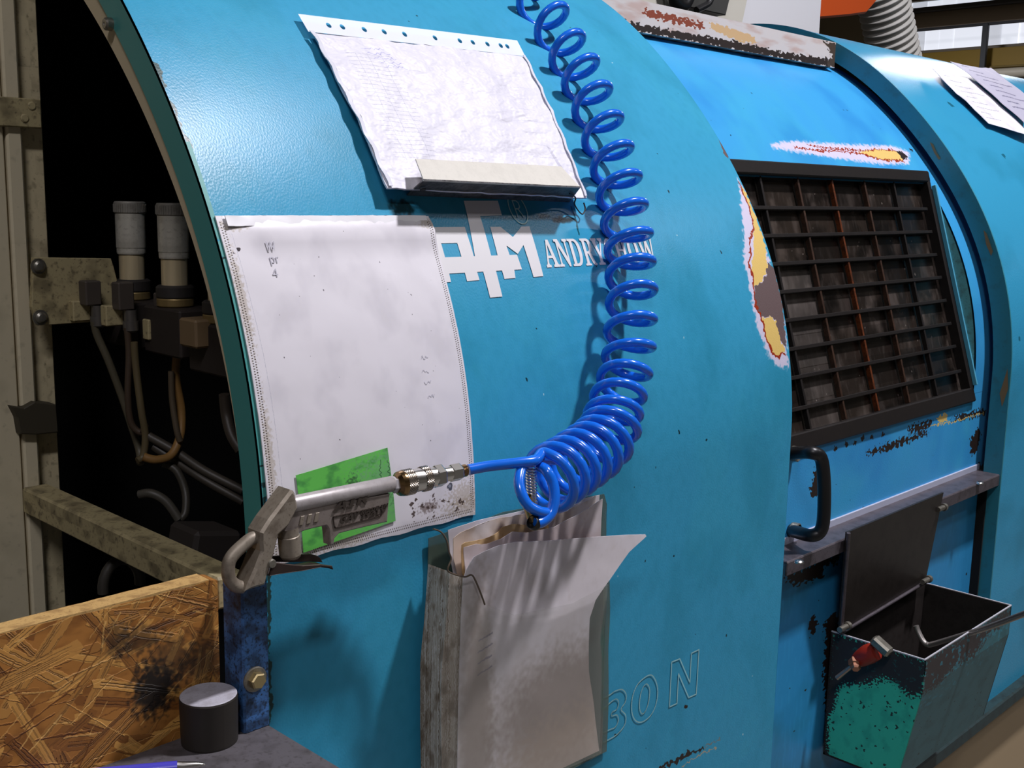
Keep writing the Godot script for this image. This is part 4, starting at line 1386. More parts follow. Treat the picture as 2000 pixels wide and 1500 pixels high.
	for i in 23:
		low.append(Vector2(0.003 + Wd * i / 22.0, Y0 + 0.0008 * sin(i * 1.3)))
	var outline = low.duplicate()
	outline.append(Vector2(0.003 + Wd, Y1))
	outline.append(Vector2(0.003, Y1 + 0.001))
	patch(st, [outline], Vector2(0.008, 0.008), func(p, h): return hp(p.x, p.y, bulge.call(p) + h), 0.0012, func(p): return Vector2((p.x - 0.003) / Wd, (Y1 - p.y) / (Y1 - Y0)))
	obj("plastic_sheet", st, sm, Q)
	st = S()
	patch(st, [[Vector2(0.010, Y1 - 0.008), Vector2(0.003 + Wd - 0.004, Y1 - 0.0075), Vector2(0.003 + Wd - 0.004, Y1), Vector2(0.010, Y1)]], Vector2(0.006, 0.004), func(p, h): return hp(p.x, p.y, 0.0045 + 0.0012 * fn.get_noise_2d(p.x * 60, p.y * 20) + h), 0.001)
	obj("folded_top", st, mat(sr(228, 226, 230), 0.35), Q)
	var g = mat(sr(186, 184, 194), 0.7)
	for w in [["W", 518, 497, 0.0085], ["pr", 525, 523, 0.0085], ["4", 531, 549, 0.0085]]:
		pass
	var ws = [Vector3(0.0394,1.505,-0.054),Vector3(0.0396,1.495,-0.0495),Vector3(0.0392,1.4843,-0.0449)]
	for i in 3:
		var nn = n_of(s_of(ws[i].y))
		letters("print", ["W", "pr", "4"][i], ws[i] + nn * (bulge.call(Vector2(ws[i].x, ws[i].y)) + [0.0022, 0.0006, 0.0006][i]), Basis(Vector3.RIGHT, nn.cross(Vector3.RIGHT), nn), 0.0068, g, Q, "Droid Sans", 400, 0.0002)
	var scr = [Vector3(0.1768,1.4129,-0.0156),Vector3(0.1748,1.4008,-0.0125),Vector3(0.1758,1.391,-0.0101),Vector3(0.1779,1.3797,-0.0077)]
	st = S()
	rng.seed = 31
	for i in 4:
		var sp = []
		for k in 7:
			sp.append(Vector2(scr[i].x - 0.004 + k * 0.0013, scr[i].y + rng.randf_range(-0.002, 0.002)))
		patch(st, ribbon(sp, 0.0005), Vector2(0.02, 0.02), func(p, h): return hp(p.x, p.y, bulge.call(p) + 0.0003 + h))
	obj("handwriting", st, g, Q)
	# --- green note under the air gun
	c = Canvas.new(512, 384, sr(98, 190, 82))
	c.mottle(sr(60, 130, 66), 0.7, 5.0, 171)
	c.soft_spot(Vector2(420, 170), 230, 240, sr(112, 168, 116), 0.7)
	c.soft_spot(Vector2(250, 140), 40, 80, sr(44, 84, 44), 0.7)
	c.soft_spot(Vector2(330, 200), 130, 60, sr(56, 100, 60), 0.5)
	rng.seed = 61
	for i in 5:
		var q = []
		for k in 16:
			q.append(Vector2([380, 416, 448, 472, 500][i] + rng.randf_range(-9, 9), 30 + i * 8 + k * 7))
		c.line(q, 3.0, sr(36, 60, 50), 0.6, 0.75)
	var npoly = [Vector2(0.0295,1.3346),Vector2(0.122,1.3429),Vector2(0.1273,1.2794),Vector2(0.0324,1.2721)]
	var lo = Vector2(0.03, 1.26)
	var N = S()
	patch(N, [npoly], Vector2(0.01, 0.01), func(p, h): return hp(p.x, p.y, bulge.call(p) + 0.0014 + h), 0.0004, func(p): return Vector2((p.x - 0.0268) / 0.116, (1.34 - p.y) / 0.075))
	tag(obj("green_note", N, tmat(c.tex(), 0.5)), "bright green paper note stuck on the white sheet behind the air gun", "note")
	# --- two papers on the far cover
	for i in 2:
		var cc = Canvas.new(512, 512, [sr(222, 220, 228), sr(176, 174, 192)][i])
		cc.mottle(sr(190, 188, 198), 0.4, 4.0, 181 + i)
		for k in 9:
			cc.line([Vector2(90, 60 + k * 40), Vector2(150 + (k * 73) % 230, 64 + k * 40)], 4.0 if i == 0 else 9.0, sr(120, 118, 136) if i == 0 else sr(84, 82, 110), 2.0, 0.6)
		var pp = [[Vector2(1.7584,1.8101),Vector2(1.8419,1.8051),Vector2(1.9202,1.7997),Vector2(1.9203,1.755),Vector2(1.9422,1.6956),Vector2(1.9056,1.679),Vector2(1.8765,1.6814),Vector2(1.8284,1.6899),Vector2(1.777,1.698),Vector2(1.7532,1.6994),Vector2(1.75,1.7143),Vector2(1.7448,1.7427),Vector2(1.7351,1.7565),Vector2(1.7404,1.7866)], [Vector2(1.9238,1.8327),Vector2(2.0181,1.8291),Vector2(2.1823,1.8425),Vector2(2.1407,1.8122),Vector2(2.1214,1.7729),Vector2(1.9363,1.7026),Vector2(1.9108,1.7445),Vector2(1.9003,1.792)]][i]
		var x0 = 9.0
		var x1 = -9.0
		var ya = 9.0
		var yb = -9.0
		for p in pp:
			x0 = minf(x0, p.x)
			x1 = maxf(x1, p.x)
			ya = minf(ya, p.y)
			yb = maxf(yb, p.y)
		var s2 = S()
		patch(s2, [pp], Vector2(0.02, 0.012), func(p, h): return hp(p.x, p.y, [0.010, 0.018][i] + (0.004 * fn.get_noise_2d(p.x * 5, p.y * 9)) + 0.012 * smoothstep(1.70, 1.67, p.y) * (1 - i) + h), 0.0006, func(p): return Vector2((p.x - x0) / (x1 - x0), (yb - p.y) / (yb - ya)))
		tag(obj("paper_sheet", s2, tmat(cc.tex(), 0.55)), ["white printed paper with a curled lower edge on the far hood cover", "greyish handwritten paper on the far hood cover, overlapping the white one"][i], "paper", "papers on the far cover")


# ---------------------------------------------------------------- air gun
func air_gun():
	var gz = 0.046
	var cast = grime(sr(172, 166, 166), sr(110, 100, 92), 0.5, 9.0, 201, 0.42, 0.35)
	var cast_old = grime(sr(146, 136, 122), sr(76, 64, 52), 0.8, 9.0, 203, 0.5, 0.35)
	var G = thing("air_gun", "grey cast metal air blow gun hooked onto the blue angle post", "air gun")
	var st = S()
	# grip plate under the tube
	extrude(st, [Vector2(-0.0148,1.3303),Vector2(0.0046,1.3252),Vector2(0.0828,1.321),Vector2(0.0814,1.3122),Vector2(0.08,1.2985),Vector2(0.0471,1.2989),Vector2(0.0331,1.2987),Vector2(0.0289,1.2959),Vector2(0.0276,1.2911),Vector2(0.0244,1.2912),Vector2(0.0236,1.3),Vector2(0.023,1.3046),Vector2(0.0211,1.3074),Vector2(0.011,1.3077),Vector2(0.001,1.3075),Vector2(-0.0043,1.3063),Vector2(-0.0168,1.3062),Vector2(-0.0182,1.317)], onz(gz + 0.004), 0.009, 0.0008)
	var plate = obj("grip_plate", st, grime(sr(140, 130, 124), sr(90, 80, 72), 0.5, 9.0, 205, 0.45, 0.35), G)
	# air tube on top of it
	var t0 = Vector3(-0.0067,1.3283,0.046)
	var t1 = Vector3(0.088,1.3274,0.046)
	var dv = (t1 - t0).normalized()
	st = S()
	var ln = (t1 - t0).length()
	lathe_shape(st, [Vector2(0, -0.006), Vector2(0.0035, -0.0055), Vector2(0.0056, -0.003), Vector2(0.0064, 0.001), Vector2(0.0064, ln - 0.001), Vector2(0.0058, ln), Vector2(0, ln)], t0, dv, 28, true)
	obj("air_tube", st, cast, G)
	# bent nozzle arm and hanging loop
	st = S()
	extrude(st, [Vector2(-0.0132,1.342),Vector2(-0.0112,1.3411),Vector2(-0.0096,1.3389),Vector2(-0.0073,1.3271),Vector2(-0.0155,1.3156),Vector2(-0.024,1.3105),Vector2(-0.0261,1.3042),Vector2(-0.0281,1.2978),Vector2(-0.0335,1.2837),Vector2(-0.0365,1.2756),Vector2(-0.0457,1.2755),Vector2(-0.0531,1.2747),Vector2(-0.0505,1.2803),Vector2(-0.0447,1.2902),Vector2(-0.0393,1.3014),Vector2(-0.0398,1.3082),Vector2(-0.0396,1.3154),Vector2(-0.0327,1.3235),Vector2(-0.0243,1.3315)], onz(gz + 0.009), 0.017, 0.002)
	obj("nozzle_arm", st, cast_old, G)
	st = S()
	tube(st, spline([Vector3(-0.0386,1.3099,0.046),Vector3(-0.043,1.3092,0.046),Vector3(-0.0493,1.306,0.046),Vector3(-0.0561,1.3017,0.046),Vector3(-0.0602,1.2971,0.046),Vector3(-0.0615,1.2919,0.046),Vector3(-0.0612,1.2862,0.046),Vector3(-0.0591,1.2813,0.046),Vector3(-0.0549,1.2772,0.046),Vector3(-0.05,1.2754,0.046)], 5), 0.0048, 12)
	obj("hanging_loop", st, cast_old, G)
	# valve barrel
	st = S()
	var v0 = Vector3(-0.0087,1.2876,0.046)
	var v1 = Vector3(-0.011,1.3116,0.046)
	var vl = (v1 - v0).length()
	lathe_shape(st, [Vector2(0, 0), Vector2(0.0062, 0.0), Vector2(0.0074, 0.0012), Vector2(0.0082, 0.003), Vector2(0.0082, vl * 0.72), Vector2(0.0076, vl * 0.74), Vector2(0.0076, vl)], v0, v1 - v0, 26)
	obj("valve_barrel", st, cast_old, G)
	# trigger lever, its dark web and pivot pin
	st = S()
	extrude(st, [Vector2(-0.0329,1.2821),Vector2(-0.0309,1.2876),Vector2(-0.0283,1.2907),Vector2(-0.0206,1.2881),Vector2(-0.0049,1.2831),Vector2(0.0113,1.2803),Vector2(0.0224,1.2766),Vector2(0.0234,1.2737),Vector2(0.0189,1.2761),Vector2(0.012,1.2783),Vector2(-0.0049,1.2793),Vector2(-0.0246,1.2816)], onz(gz + 0.009), 0.002, 0.0004)
	extrude(st, [Vector2(-0.0308,1.291),Vector2(-0.0282,1.2933),Vector2(-0.0205,1.2907),Vector2(-0.0114,1.2892),Vector2(0.0114,1.2853),Vector2(0.0183,1.2823),Vector2(0.021,1.2799),Vector2(0.0231,1.2759),Vector2(0.0113,1.2794),Vector2(-0.0049,1.2825),Vector2(-0.0283,1.2882)], onz(gz - 0.004), 0.002, 0.0004)
	extrude(st, [Vector2(-0.0329,1.2823),Vector2(-0.0246,1.2818),Vector2(-0.0049,1.2795),Vector2(0.012,1.2785),Vector2(0.0189,1.2763),Vector2(0.0234,1.2739),Vector2(0.0229,1.2735),Vector2(0.0189,1.2756),Vector2(0.012,1.2778),Vector2(-0.0049,1.2789),Vector2(-0.0246,1.2811),Vector2(-0.0329,1.2817)], onz(gz + 0.009), 0.016, 0.0003)
	obj("trigger_lever", st, mat(sr(70, 58, 54), 0.4, 0.6), G)
	st = S()
	lathe_shape(st, [Vector2(0.0034, -0.018), Vector2(0.0034, 0.0), Vector2(0.0028, 0.0012), Vector2(0, 0.0014)], Vector3(-0.0313,1.2908,0.0556), Vector3.BACK, 16)
	obj("pivot_pin", st, M.dull_steel, G)
	# relief on the plate
	st = S()
	for q in [
		[Vector2(-0.0041,1.3126),Vector2(-0.0024,1.3193),Vector2(0.0007,1.3192),Vector2(-0.0009,1.3127)],
		[Vector2(0.0024,1.3125),Vector2(0.0043,1.3194),Vector2(0.0075,1.3194),Vector2(0.0059,1.3125)],
		[Vector2(0.009,1.3125),Vector2(0.0109,1.3193),Vector2(0.0141,1.3193),Vector2(0.0127,1.3124)]]:
		extrude(st, q, onz(gz + 0.0048), 0.002, 0.0002)
	obj("raised_bar", st, cast_old, plate)
	st = S()
	patch(st, ribbon(spline([Vector2(0.0272,1.3099),Vector2(0.0268,1.3125),Vector2(0.0294,1.3133),Vector2(0.0486,1.313),Vector2(0.0703,1.3128),Vector2(0.0731,1.3117),Vector2(0.0732,1.3086),Vector2(0.0729,1.3061),Vector2(0.0703,1.3051),Vector2(0.0485,1.3046),Vector2(0.0306,1.3042),Vector2(0.0282,1.3054)], 4, true), 0.0007, true), Vector2(0.1, 0.1), func(p, h): return Vector3(p.x, p.y, gz + 0.0048 + h), 0.0012)
	obj("relief_border", st, mat(sr(84, 74, 68), 0.5, 0.4), plate)
	var ink = mat(sr(70, 62, 56), 0.5, 0.4)
	var la = Vector3(0.0253,1.315,0.0508)
	var ex = (Vector3(0.0706,1.3169,0.0508) - la).normalized()
	var ey = Vector3(-ex.y, ex.x, 0) + ex * 0.45
	letters("raised_lettering", "AIR", la, Basis(ex * 2.0, ey * 1.0, Vector3.BACK), 0.0070, ink, plate, "Droid Sans", 700, 0.0010)
	letters("raised_lettering", "GAV", Vector3(0.0311,1.3053,0.0506), Basis(ex * 1.1, ey * 0.8, Vector3.BACK), 0.0060, ink, plate, "Droid Sans", 700, 0.0008)
	letters("raised_lettering", "MADE IN", Vector3(0.0516,1.3086,0.0506), Basis(ex * 1.0, ey * 0.7, Vector3.BACK), 0.0026, ink, plate, "Droid Sans", 700, 0.0008)
	letters("raised_lettering", "ITALY", Vector3(0.0521,1.3048,0.0506), Basis(ex * 1.4, ey * 0.7, Vector3.BACK), 0.0026, ink, plate, "Droid Sans", 700, 0.0008)
	# quick coupling: a chain of turned pieces along the hose end
	var Q = thing("quick_coupling", "shiny knurled quick coupling between the air gun and the blue hose", "hose coupling")
	var a = Vector3(0.0875,1.3262,0.046)
	var b = Vector3(0.1636,1.3286,0.056)
	var d = (b - a).normalized()
	var tot = (b - a).length()
	var k = tot / 153.0
	var seg = func(called, prof, m, segs = 30, turn = 0.0):
		var s = S()
		lathe_shape(s, prof, a, d, segs, false, turn)
		return obj(called, s, m, Q)
	seg.call("nipple_nut", [Vector2(0, 0), Vector2(0.0062, 0), Vector2(0.0068, 2 * k), Vector2(0.0068, 9 * k), Vector2(0, 9 * k)], mat(sr(196, 192, 196), 0.4, 0.5), 6, 0.2)
	seg.call("collar", [Vector2(0.004, 8 * k), Vector2(0.0072, 8 * k), Vector2(0.0098, 13 * k), Vector2(0.0104, 18 * k), Vector2(0.0104, 22 * k)], mat(sr(150, 122, 86), 0.22, 1.0))
	for r in [[21.0, 38.0, 0.0106], [56.0, 70.0, 0.0104]]:
		var s = S()
		lathe_shape(s, [Vector2(r[2] * 0.93, r[0] * k), Vector2(r[2] * 0.96, (r[0] + 1) * k), Vector2(r[2] * 0.96, (r[1] - 1) * k), Vector2(r[2] * 0.9, r[1] * k)], a, d, 36)
		var Bf = frame_for(d)
		var rows = int((r[1] - r[0]) / 2.1)
		for j in rows:       # knurl: staggered little pyramids
			for i in 34:
				var an = TAU * (i + 0.5 * (j % 2)) / 34
				var ra = Bf.x * cos(an) - Bf.z * sin(an)
				var tg = Bf.x * -sin(an) - Bf.z * cos(an)
				var ctr = a + d * (r[0] + 1.2 + j * 2.1) * k + ra * r[2] * 0.955
				var hw = r[2] * PI / 34 * 0.95
				var hl = 1.9 * k
				var c4 = [ctr - d * hl, ctr + tg * hw, ctr + d * hl, ctr - tg * hw]
				var apex = ctr + ra * 0.0007
				s.set_smooth_group(-1)
				for q in 4:
					out_poly(s, [c4[q], c4[(q + 1) % 4], apex], ctr - ra * 0.001)
		obj("knurled_ring", s, M.dull_steel if r[0] > 90 else mat(sr(190, 180, 168), 0.25, 1.0), Q)
	seg.call("smooth_band", [Vector2(0.0098, 38 * k), Vector2(0.0094, 39 * k), Vector2(0.0094, 56 * k)], M.chrome)
	seg.call("sleeve", [Vector2(0.009, 70 * k), Vector2(0.0082, 71 * k), Vector2(0.0082, 82 * k), Vector2(0.007, 82 * k)], M.chrome)
	seg.call("hex_body", [Vector2(0.006, 79 * k), Vector2(0.0088, 80 * k), Vector2(0.0094, 82 * k), Vector2(0.0094, 95 * k), Vector2(0.0088, 97 * k), Vector2(0.006, 97 * k)], M.chrome, 6, 0.5)
	seg.call("neck", [Vector2(0.006, 97 * k), Vector2(0.0062, 97 * k), Vector2(0.0062, 113 * k), Vector2(0.005, 113 * k)], M.chrome)
	seg.call("hex_nut", [Vector2(0.005, 112 * k), Vector2(0.0070, 112.5 * k), Vector2(0.0074, 114 * k), Vector2(0.0074, 131 * k), Vector2(0.0068, 133 * k), Vector2(0.004, 133 * k)], M.chrome, 6, 0.5)
	var thr = [Vector2(0.0044, 133 * k)]
	for i in 5:
		thr.append(Vector2(0.0052, (134 + i * 2.4) * k))
		thr.append(Vector2(0.0045, (135.2 + i * 2.4) * k))
	seg.call("threaded_tail", thr, mat(sr(178, 150, 112), 0.25, 1.0))


# ---------------------------------------------------------------- coiled hose
func hose():
	var H = thing("coiled_hose", "glossy bright blue coiled air hose hanging down the teal hood", "air hose")
	var ax = [Vector3(0.6008,1.8358,-0.3267),Vector3(0.5576,1.7867,-0.2524),Vector3(0.5425,1.7492,-0.2082),Vector3(0.531,1.7156,-0.1735),Vector3(0.5252,1.6874,-0.1471),Vector3(0.5143,1.6556,-0.1199),Vector3(0.5029,1.6227,-0.0941),Vector3(0.4936,1.5914,-0.072),Vector3(0.4836,1.562,-0.0534),Vector3(0.4738,1.5332,-0.0371),Vector3(0.4647,1.505,-0.0231),Vector3(0.4542,1.4783,-0.0114),Vector3(0.4385,1.4516,0.0037),Vector3(0.4242,1.4247,0.0143),Vector3(0.4123,1.3996,0.023),Vector3(0.3978,1.3786,0.0298),Vector3(0.3801,1.361,0.0371),Vector3(0.3661,1.3464,0.0434),Vector3(0.3525,1.3342,0.0501),Vector3(0.332,1.3252,0.0562),Vector3(0.3122,1.3207,0.0607),Vector3(0.2915,1.3174,0.0651),Vector3(0.2714,1.3143,0.0693),Vector3(0.2518,1.3123,0.0735),Vector3(0.2327,1.3099,0.0778)]
	for i in 3:      # the hose goes on over the top of the hood
		ax.push_front(ax[0] * 2.0 - ax[1] + Vector3(0, -0.004, -0.004))
	var rad = []
	for i in ax.size():
		rad.append(lerpf(0.0232, 0.027, smoothstep(18.0, 22.0, float(i))))
	var pts = []
	var per = 22
	var n = ax.size() - 1
	var fine = spline(ax, per)
	for i in n * per + 1:
		var th = TAU * float(i) / per + PI
		var p = fine[mini(i, fine.size() - 1)]
		var q0 = fine[maxi(0, i - per / 2)]
		var q1 = fine[mini(fine.size() - 1, i + per / 2)]
		var T = (q1 - q0).normalized()
		var N = Vector3(0, clampf(0.55 * (p.y - 1.3) / 0.3, 0, 0.7), 1).normalized()
		N = (N - T * N.dot(T)).normalized()
		var B = N.cross(T)
		var r = lerpf(rad[mini(i / per, n)], rad[mini(i / per + 1, n)], float(i % per) / per)
		pts.append(p + (B * cos(th) + N * sin(th)) * r)
	# straight run to the coupling
	var last = pts[-1]
	for p in [Vector3(0.2151,1.333,0.082),Vector3(0.2036,1.3324,0.078),Vector3(0.1901,1.3313,0.07),Vector3(0.1769,1.3302,0.062),Vector3(0.1619,1.3286,0.056)]:
		pts.append(p)
	var head = pts.slice(0, n * per - 2)
	var tail = spline(pts.slice(n * per - 3), 5)
	var st = S()
	tube(st, head + tail, 0.0047, 12)
	obj("tube", st, M.hose, H)
	# second end of the hose: strain-relief spring, ferrule and the loop that carries them
	st = S()
	tube(st, spline([Vector3(0.1998,1.2841,0.098),Vector3(0.2071,1.2849,0.1),Vector3(0.216,1.2905,0.101),Vector3(0.2212,1.3015,0.1),Vector3(0.2232,1.3138,0.096),Vector3(0.2216,1.3241,0.09),Vector3(0.2246,1.3253,0.08)], 6), 0.0049, 12)
	obj("hose_end", st, M.hose, H)
	st = S()
	tube(st, spline([Vector3(0.249,1.3269,0.075),Vector3(0.2291,1.3299,0.072),Vector3(0.2093,1.3287,0.075),Vector3(0.1961,1.3201,0.082),Vector3(0.192,1.311,0.088),Vector3(0.1941,1.3008,0.094),Vector3(0.2026,1.2943,0.098),Vector3(0.213,1.2907,0.099)], 6), 0.0047, 12)
	obj("loose_turn", st, M.hose, H)
	st = S()
	lathe_shape(st, [Vector2(0, 0), Vector2(0.0058, 0), Vector2(0.0062, 0.002), Vector2(0.0056, 0.006), Vector2(0.005, 0.0065)], Vector3(0.2015,1.2827,0.097), Vector3(-0.75, 0.45, 0.1), 18)
	obj("black_ferrule", st, M.rubber, H)
	st = S()
	lathe_shape(st, [Vector2(0.0048, 0.0), Vector2(0.0055, 0.002), Vector2(0.0055, 0.02), Vector2(0.0045, 0.024)], Vector3(0.2055,1.2834,0.092), Vector3(-0.35, 0.95, -0.1), 18)
	obj("brass_ferrule", st, mat(sr(186, 160, 112), 0.28, 0.9), H)
	st = S()
	var sp = []
	var s0 = Vector3(0.2217,1.2928,0.074)
	var s1 = Vector3(0.2181,1.3253,0.074)
	for i in 145:
		var t = i / 144.0
		var a = TAU * 12.0 * t
		sp.append(s0.lerp(s1, t) + (Vector3.RIGHT * cos(a) + Vector3.BACK * sin(a)) * 0.0042)
	tube(st, sp, 0.0009, 6)
	obj("strain_relief_spring", st, M.chrome, H)


# ---------------------------------------------------------------- pocket with papers
func pocket():
	var film = M.film
	var K = thing("document_pocket", "grimy clear plastic pocket stuffed with papers on the lower hood", "document pocket")
	var st = S()
	patch(st, [[Vector2(0.1645,1.2562),Vector2(0.2582,1.2623),Vector2(0.4042,1.2533),Vector2(0.4097,1.2413),Vector2(0.4102,1.1999),Vector2(0.4193,1.1531),Vector2(0.4242,0.9612),Vector2(0.3526,0.9631),Vector2(0.1671,0.9668)]], Vector2(0.03, 0.03), func(p, h): return Vector3(p.x, p.y, 0.004 + 0.002 * fn.get_noise_2d(p.x * 14, p.y * 14) + h), 0.0008)
	var back = mat(Color(0.36, 0.42, 0.36, 0.55), 0.25)
	back.transparency = BaseMaterial3D.TRANSPARENCY_ALPHA
	obj("back_film", st, back, K)
	st = S()
	patch(st, [[Vector2(0.1455,1.2429),Vector2(0.1555,1.2363),Vector2(0.1667,1.232),Vector2(0.1746,1.2318),Vector2(0.1797,1.2251),Vector2(0.1913,1.2007),Vector2(0.2303,1.1807),Vector2(0.309,1.1715),Vector2(0.3614,1.1779),Vector2(0.366,1.1758),Vector2(0.3698,1.1036),Vector2(0.3691,0.9998),Vector2(0.3571,1),Vector2(0.2882,1.0032),Vector2(0.1436,1.039),Vector2(0.1394,1.1186),Vector2(0.143,1.1867)]], Vector2(0.02, 0.02), func(p, h): return Vector3(p.x, p.y, 0.048 - 0.03 * smoothstep(0.36, 0.385, p.x) + 0.002 * fn.get_noise_2d(p.x * 14, p.y * 10) + h), 0.0006)
	var front = mat(Color(0.75, 0.76, 0.72, 0.04), 0.15)
	front.transparency = BaseMaterial3D.TRANSPARENCY_ALPHA
	obj("front_film", st, front, K)
	st = S()
	tube(st, spline([Vector3(0.1284,1.2828,0.05),Vector3(0.1369,1.2785,0.05),Vector3(0.1434,1.2697,0.05),Vector3(0.1461,1.2592,0.05),Vector3(0.1488,1.2522,0.05),Vector3(0.1448,1.2436,0.05),Vector3(0.1536,1.2376,0.05),Vector3(0.1648,1.2329,0.05),Vector3(0.1727,1.2328,0.05),Vector3(0.1778,1.2261,0.05),Vector3(0.1845,1.2126,0.05),Vector3(0.1893,1.2018,0.05)], 4), 0.0008, 6)
	obj("torn_edge", st, mat(sr(92, 78, 64), 0.4), K)
	st = S()
	patch(st, [[Vector2(0.3667,1.17),Vector2(0.3978,1.1625),Vector2(0.4009,1.0723),Vector2(0.4042,0.9757),Vector2(0.3923,0.9765),Vector2(0.3796,1.0336),Vector2(0.3709,1.0812)]], Vector2(0.02, 0.02), func(p, h): return Vector3(p.x, p.y, 0.012 + h), 0.0008)
	obj("side_flap", st, mat(sr(58, 70, 68), 0.3), K)
	# thick side of the bundle
	var c = Canvas.new(256, 1024, sr(176, 164, 150))
	rng.seed = 15
	for i in 60:
		var x = rng.randf_range(0, 256)
		c.line([Vector2(x, 0), Vector2(x + rng.randf_range(-16, 16), 500), Vector2(x + rng.randf_range(-20, 20), 1024)], rng.randf_range(1.0, 5.0), sr(110, 88, 66) if rng.randf() < 0.5 else sr(214, 206, 200), 3.0, 0.6)
	c.mottle(sr(96, 74, 54), 0.6, 6.0, 211, 0.0, 0.6, 2.0)
	st = S()
	var sec = [Vector2(0.1592,1.2355),Vector2(0.1664,1.23),Vector2(0.1778,1.226),Vector2(0.1779,1.1908),Vector2(0.1774,1.1376),Vector2(0.1766,1.0835),Vector2(0.1764,1.0208),Vector2(0.1536,1.0297),Vector2(0.152,1.092),Vector2(0.1518,1.1454),Vector2(0.1555,1.1794),Vector2(0.1577,1.2135)]
	patch(st, [sec], Vector2(0.003, 0.02), func(p, h): return Vector3(p.x, p.y, 0.036 + 0.01 * smoothstep(0.15, 0.19, p.x) + 0.0016 * fn.get_noise_2d(p.x * 50, p.y * 3) + h), 0.028, func(p): return Vector2((p.x - 0.14) / 0.06, (1.26 - p.y) / 0.36), Vector2(-0.6, 0.0))
	tag(obj("paper_bundle", st, tmat(c.tex(), 0.7)), "thick bundle of brown stained paper edges in the pocket's near side", "paper bundle")
	var sheet = func(called, poly, z, cell, rough, base, stain, amt, sd, label, lump, uvb, extra = null):
		var cv = Canvas.new(512, 512, base)
		cv.mottle(stain, amt * 0.6, 4.0, sd, -0.3)
		cv.mottle(stain, amt * 0.5, 24.0, sd + 1, 0.25)
		if extra != null:
			extra.call(cv)
		var s = S()
		patch(s, [poly], Vector2(cell, cell), func(p, h): return Vector3(p.x, p.y, z + lump * fn.get_noise_2d(p.x * 14 + sd, p.y * 14) + lump * 0.35 * fn.get_noise_2d(p.x * 40, p.y * 34 + sd) + h), 0.0006, func(p): return (p - uvb.position) / uvb.size * Vector2(1, -1) + Vector2(0, 1))
		return tag(obj(called, s, tmat(cv.tex(), rough)), label, "paper", "papers in the pocket")
	var R = Rect2(0.15, 0.95, 0.31, 0.34)
	sheet.call("paper_sheet", [Vector2(0.1798,1.2625),Vector2(0.2153,1.2644),Vector2(0.2804,1.2618),Vector2(0.3871,1.257),Vector2(0.3854,1.2316),Vector2(0.3883,1.1412),Vector2(0.2168,1.1851),Vector2(0.1866,1.2197),Vector2(0.1828,1.2401)], 0.012, 0.012, 0.7, sr(218, 214, 222), sr(170, 156, 148), 0.4, 221, "clean white sheet rearmost in the pocket, showing its bare left corner", 0.001, R)
	sheet.call("paper_sheet", [Vector2(0.1794,1.2568),Vector2(0.1878,1.2606),Vector2(0.2076,1.2642),Vector2(0.2366,1.2647),Vector2(0.2721,1.2614),Vector2(0.3261,1.2528),Vector2(0.373,1.2606),Vector2(0.3737,1.2158),Vector2(0.371,1.1478),Vector2(0.2091,1.1893),Vector2(0.1826,1.2227),Vector2(0.1783,1.2395)], 0.02, 0.006, 0.75, sr(214, 204, 200), sr(150, 116, 84), 0.6, 225, "crumpled dirty white sheet behind the brown torn one in the pocket", 0.0035, R)
	sheet.call("paper_sheet", [Vector2(0.1817,1.2525),Vector2(0.1853,1.2541),Vector2(0.2092,1.2519),Vector2(0.2309,1.2542),Vector2(0.2333,1.2576),Vector2(0.2456,1.2584),Vector2(0.2818,1.25),Vector2(0.2923,1.2513),Vector2(0.2985,1.2293),Vector2(0.2952,1.1689),Vector2(0.2032,1.1924),Vector2(0.1839,1.2257)], 0.027, 0.006, 0.75, sr(206, 176, 132), sr(150, 104, 60), 0.7, 229, "brown crumpled torn sheet in the middle of the pocket", 0.004, R)
	sheet.call("paper_sheet", [Vector2(0.1793,1.2518),Vector2(0.194,1.2521),Vector2(0.2035,1.2492),Vector2(0.225,1.25),Vector2(0.2397,1.2537),Vector2(0.2599,1.2485),Vector2(0.2967,1.2461),Vector2(0.3321,1.2524),Vector2(0.3667,1.2609),Vector2(0.366,1.2399),Vector2(0.366,1.2163),Vector2(0.3566,1.1549),Vector2(0.1974,1.1956),Vector2(0.181,1.2279)], 0.033, 0.008, 0.7, sr(212, 202, 204), sr(160, 130, 120), 0.5, 233, "stained white sheet with a small printed stamp box, right under the hose end", 0.0022, R, func(cv):
		cv.line([Vector2(392, 130), Vector2(436, 122)], 7.0, sr(60, 56, 64), 2.0)
		cv.line([Vector2(388, 124), Vector2(388, 146)], 2.0, sr(60, 56, 64), 0.5)
		cv.line([Vector2(440, 112), Vector2(440, 134)], 2.0, sr(60, 56, 64), 0.5))
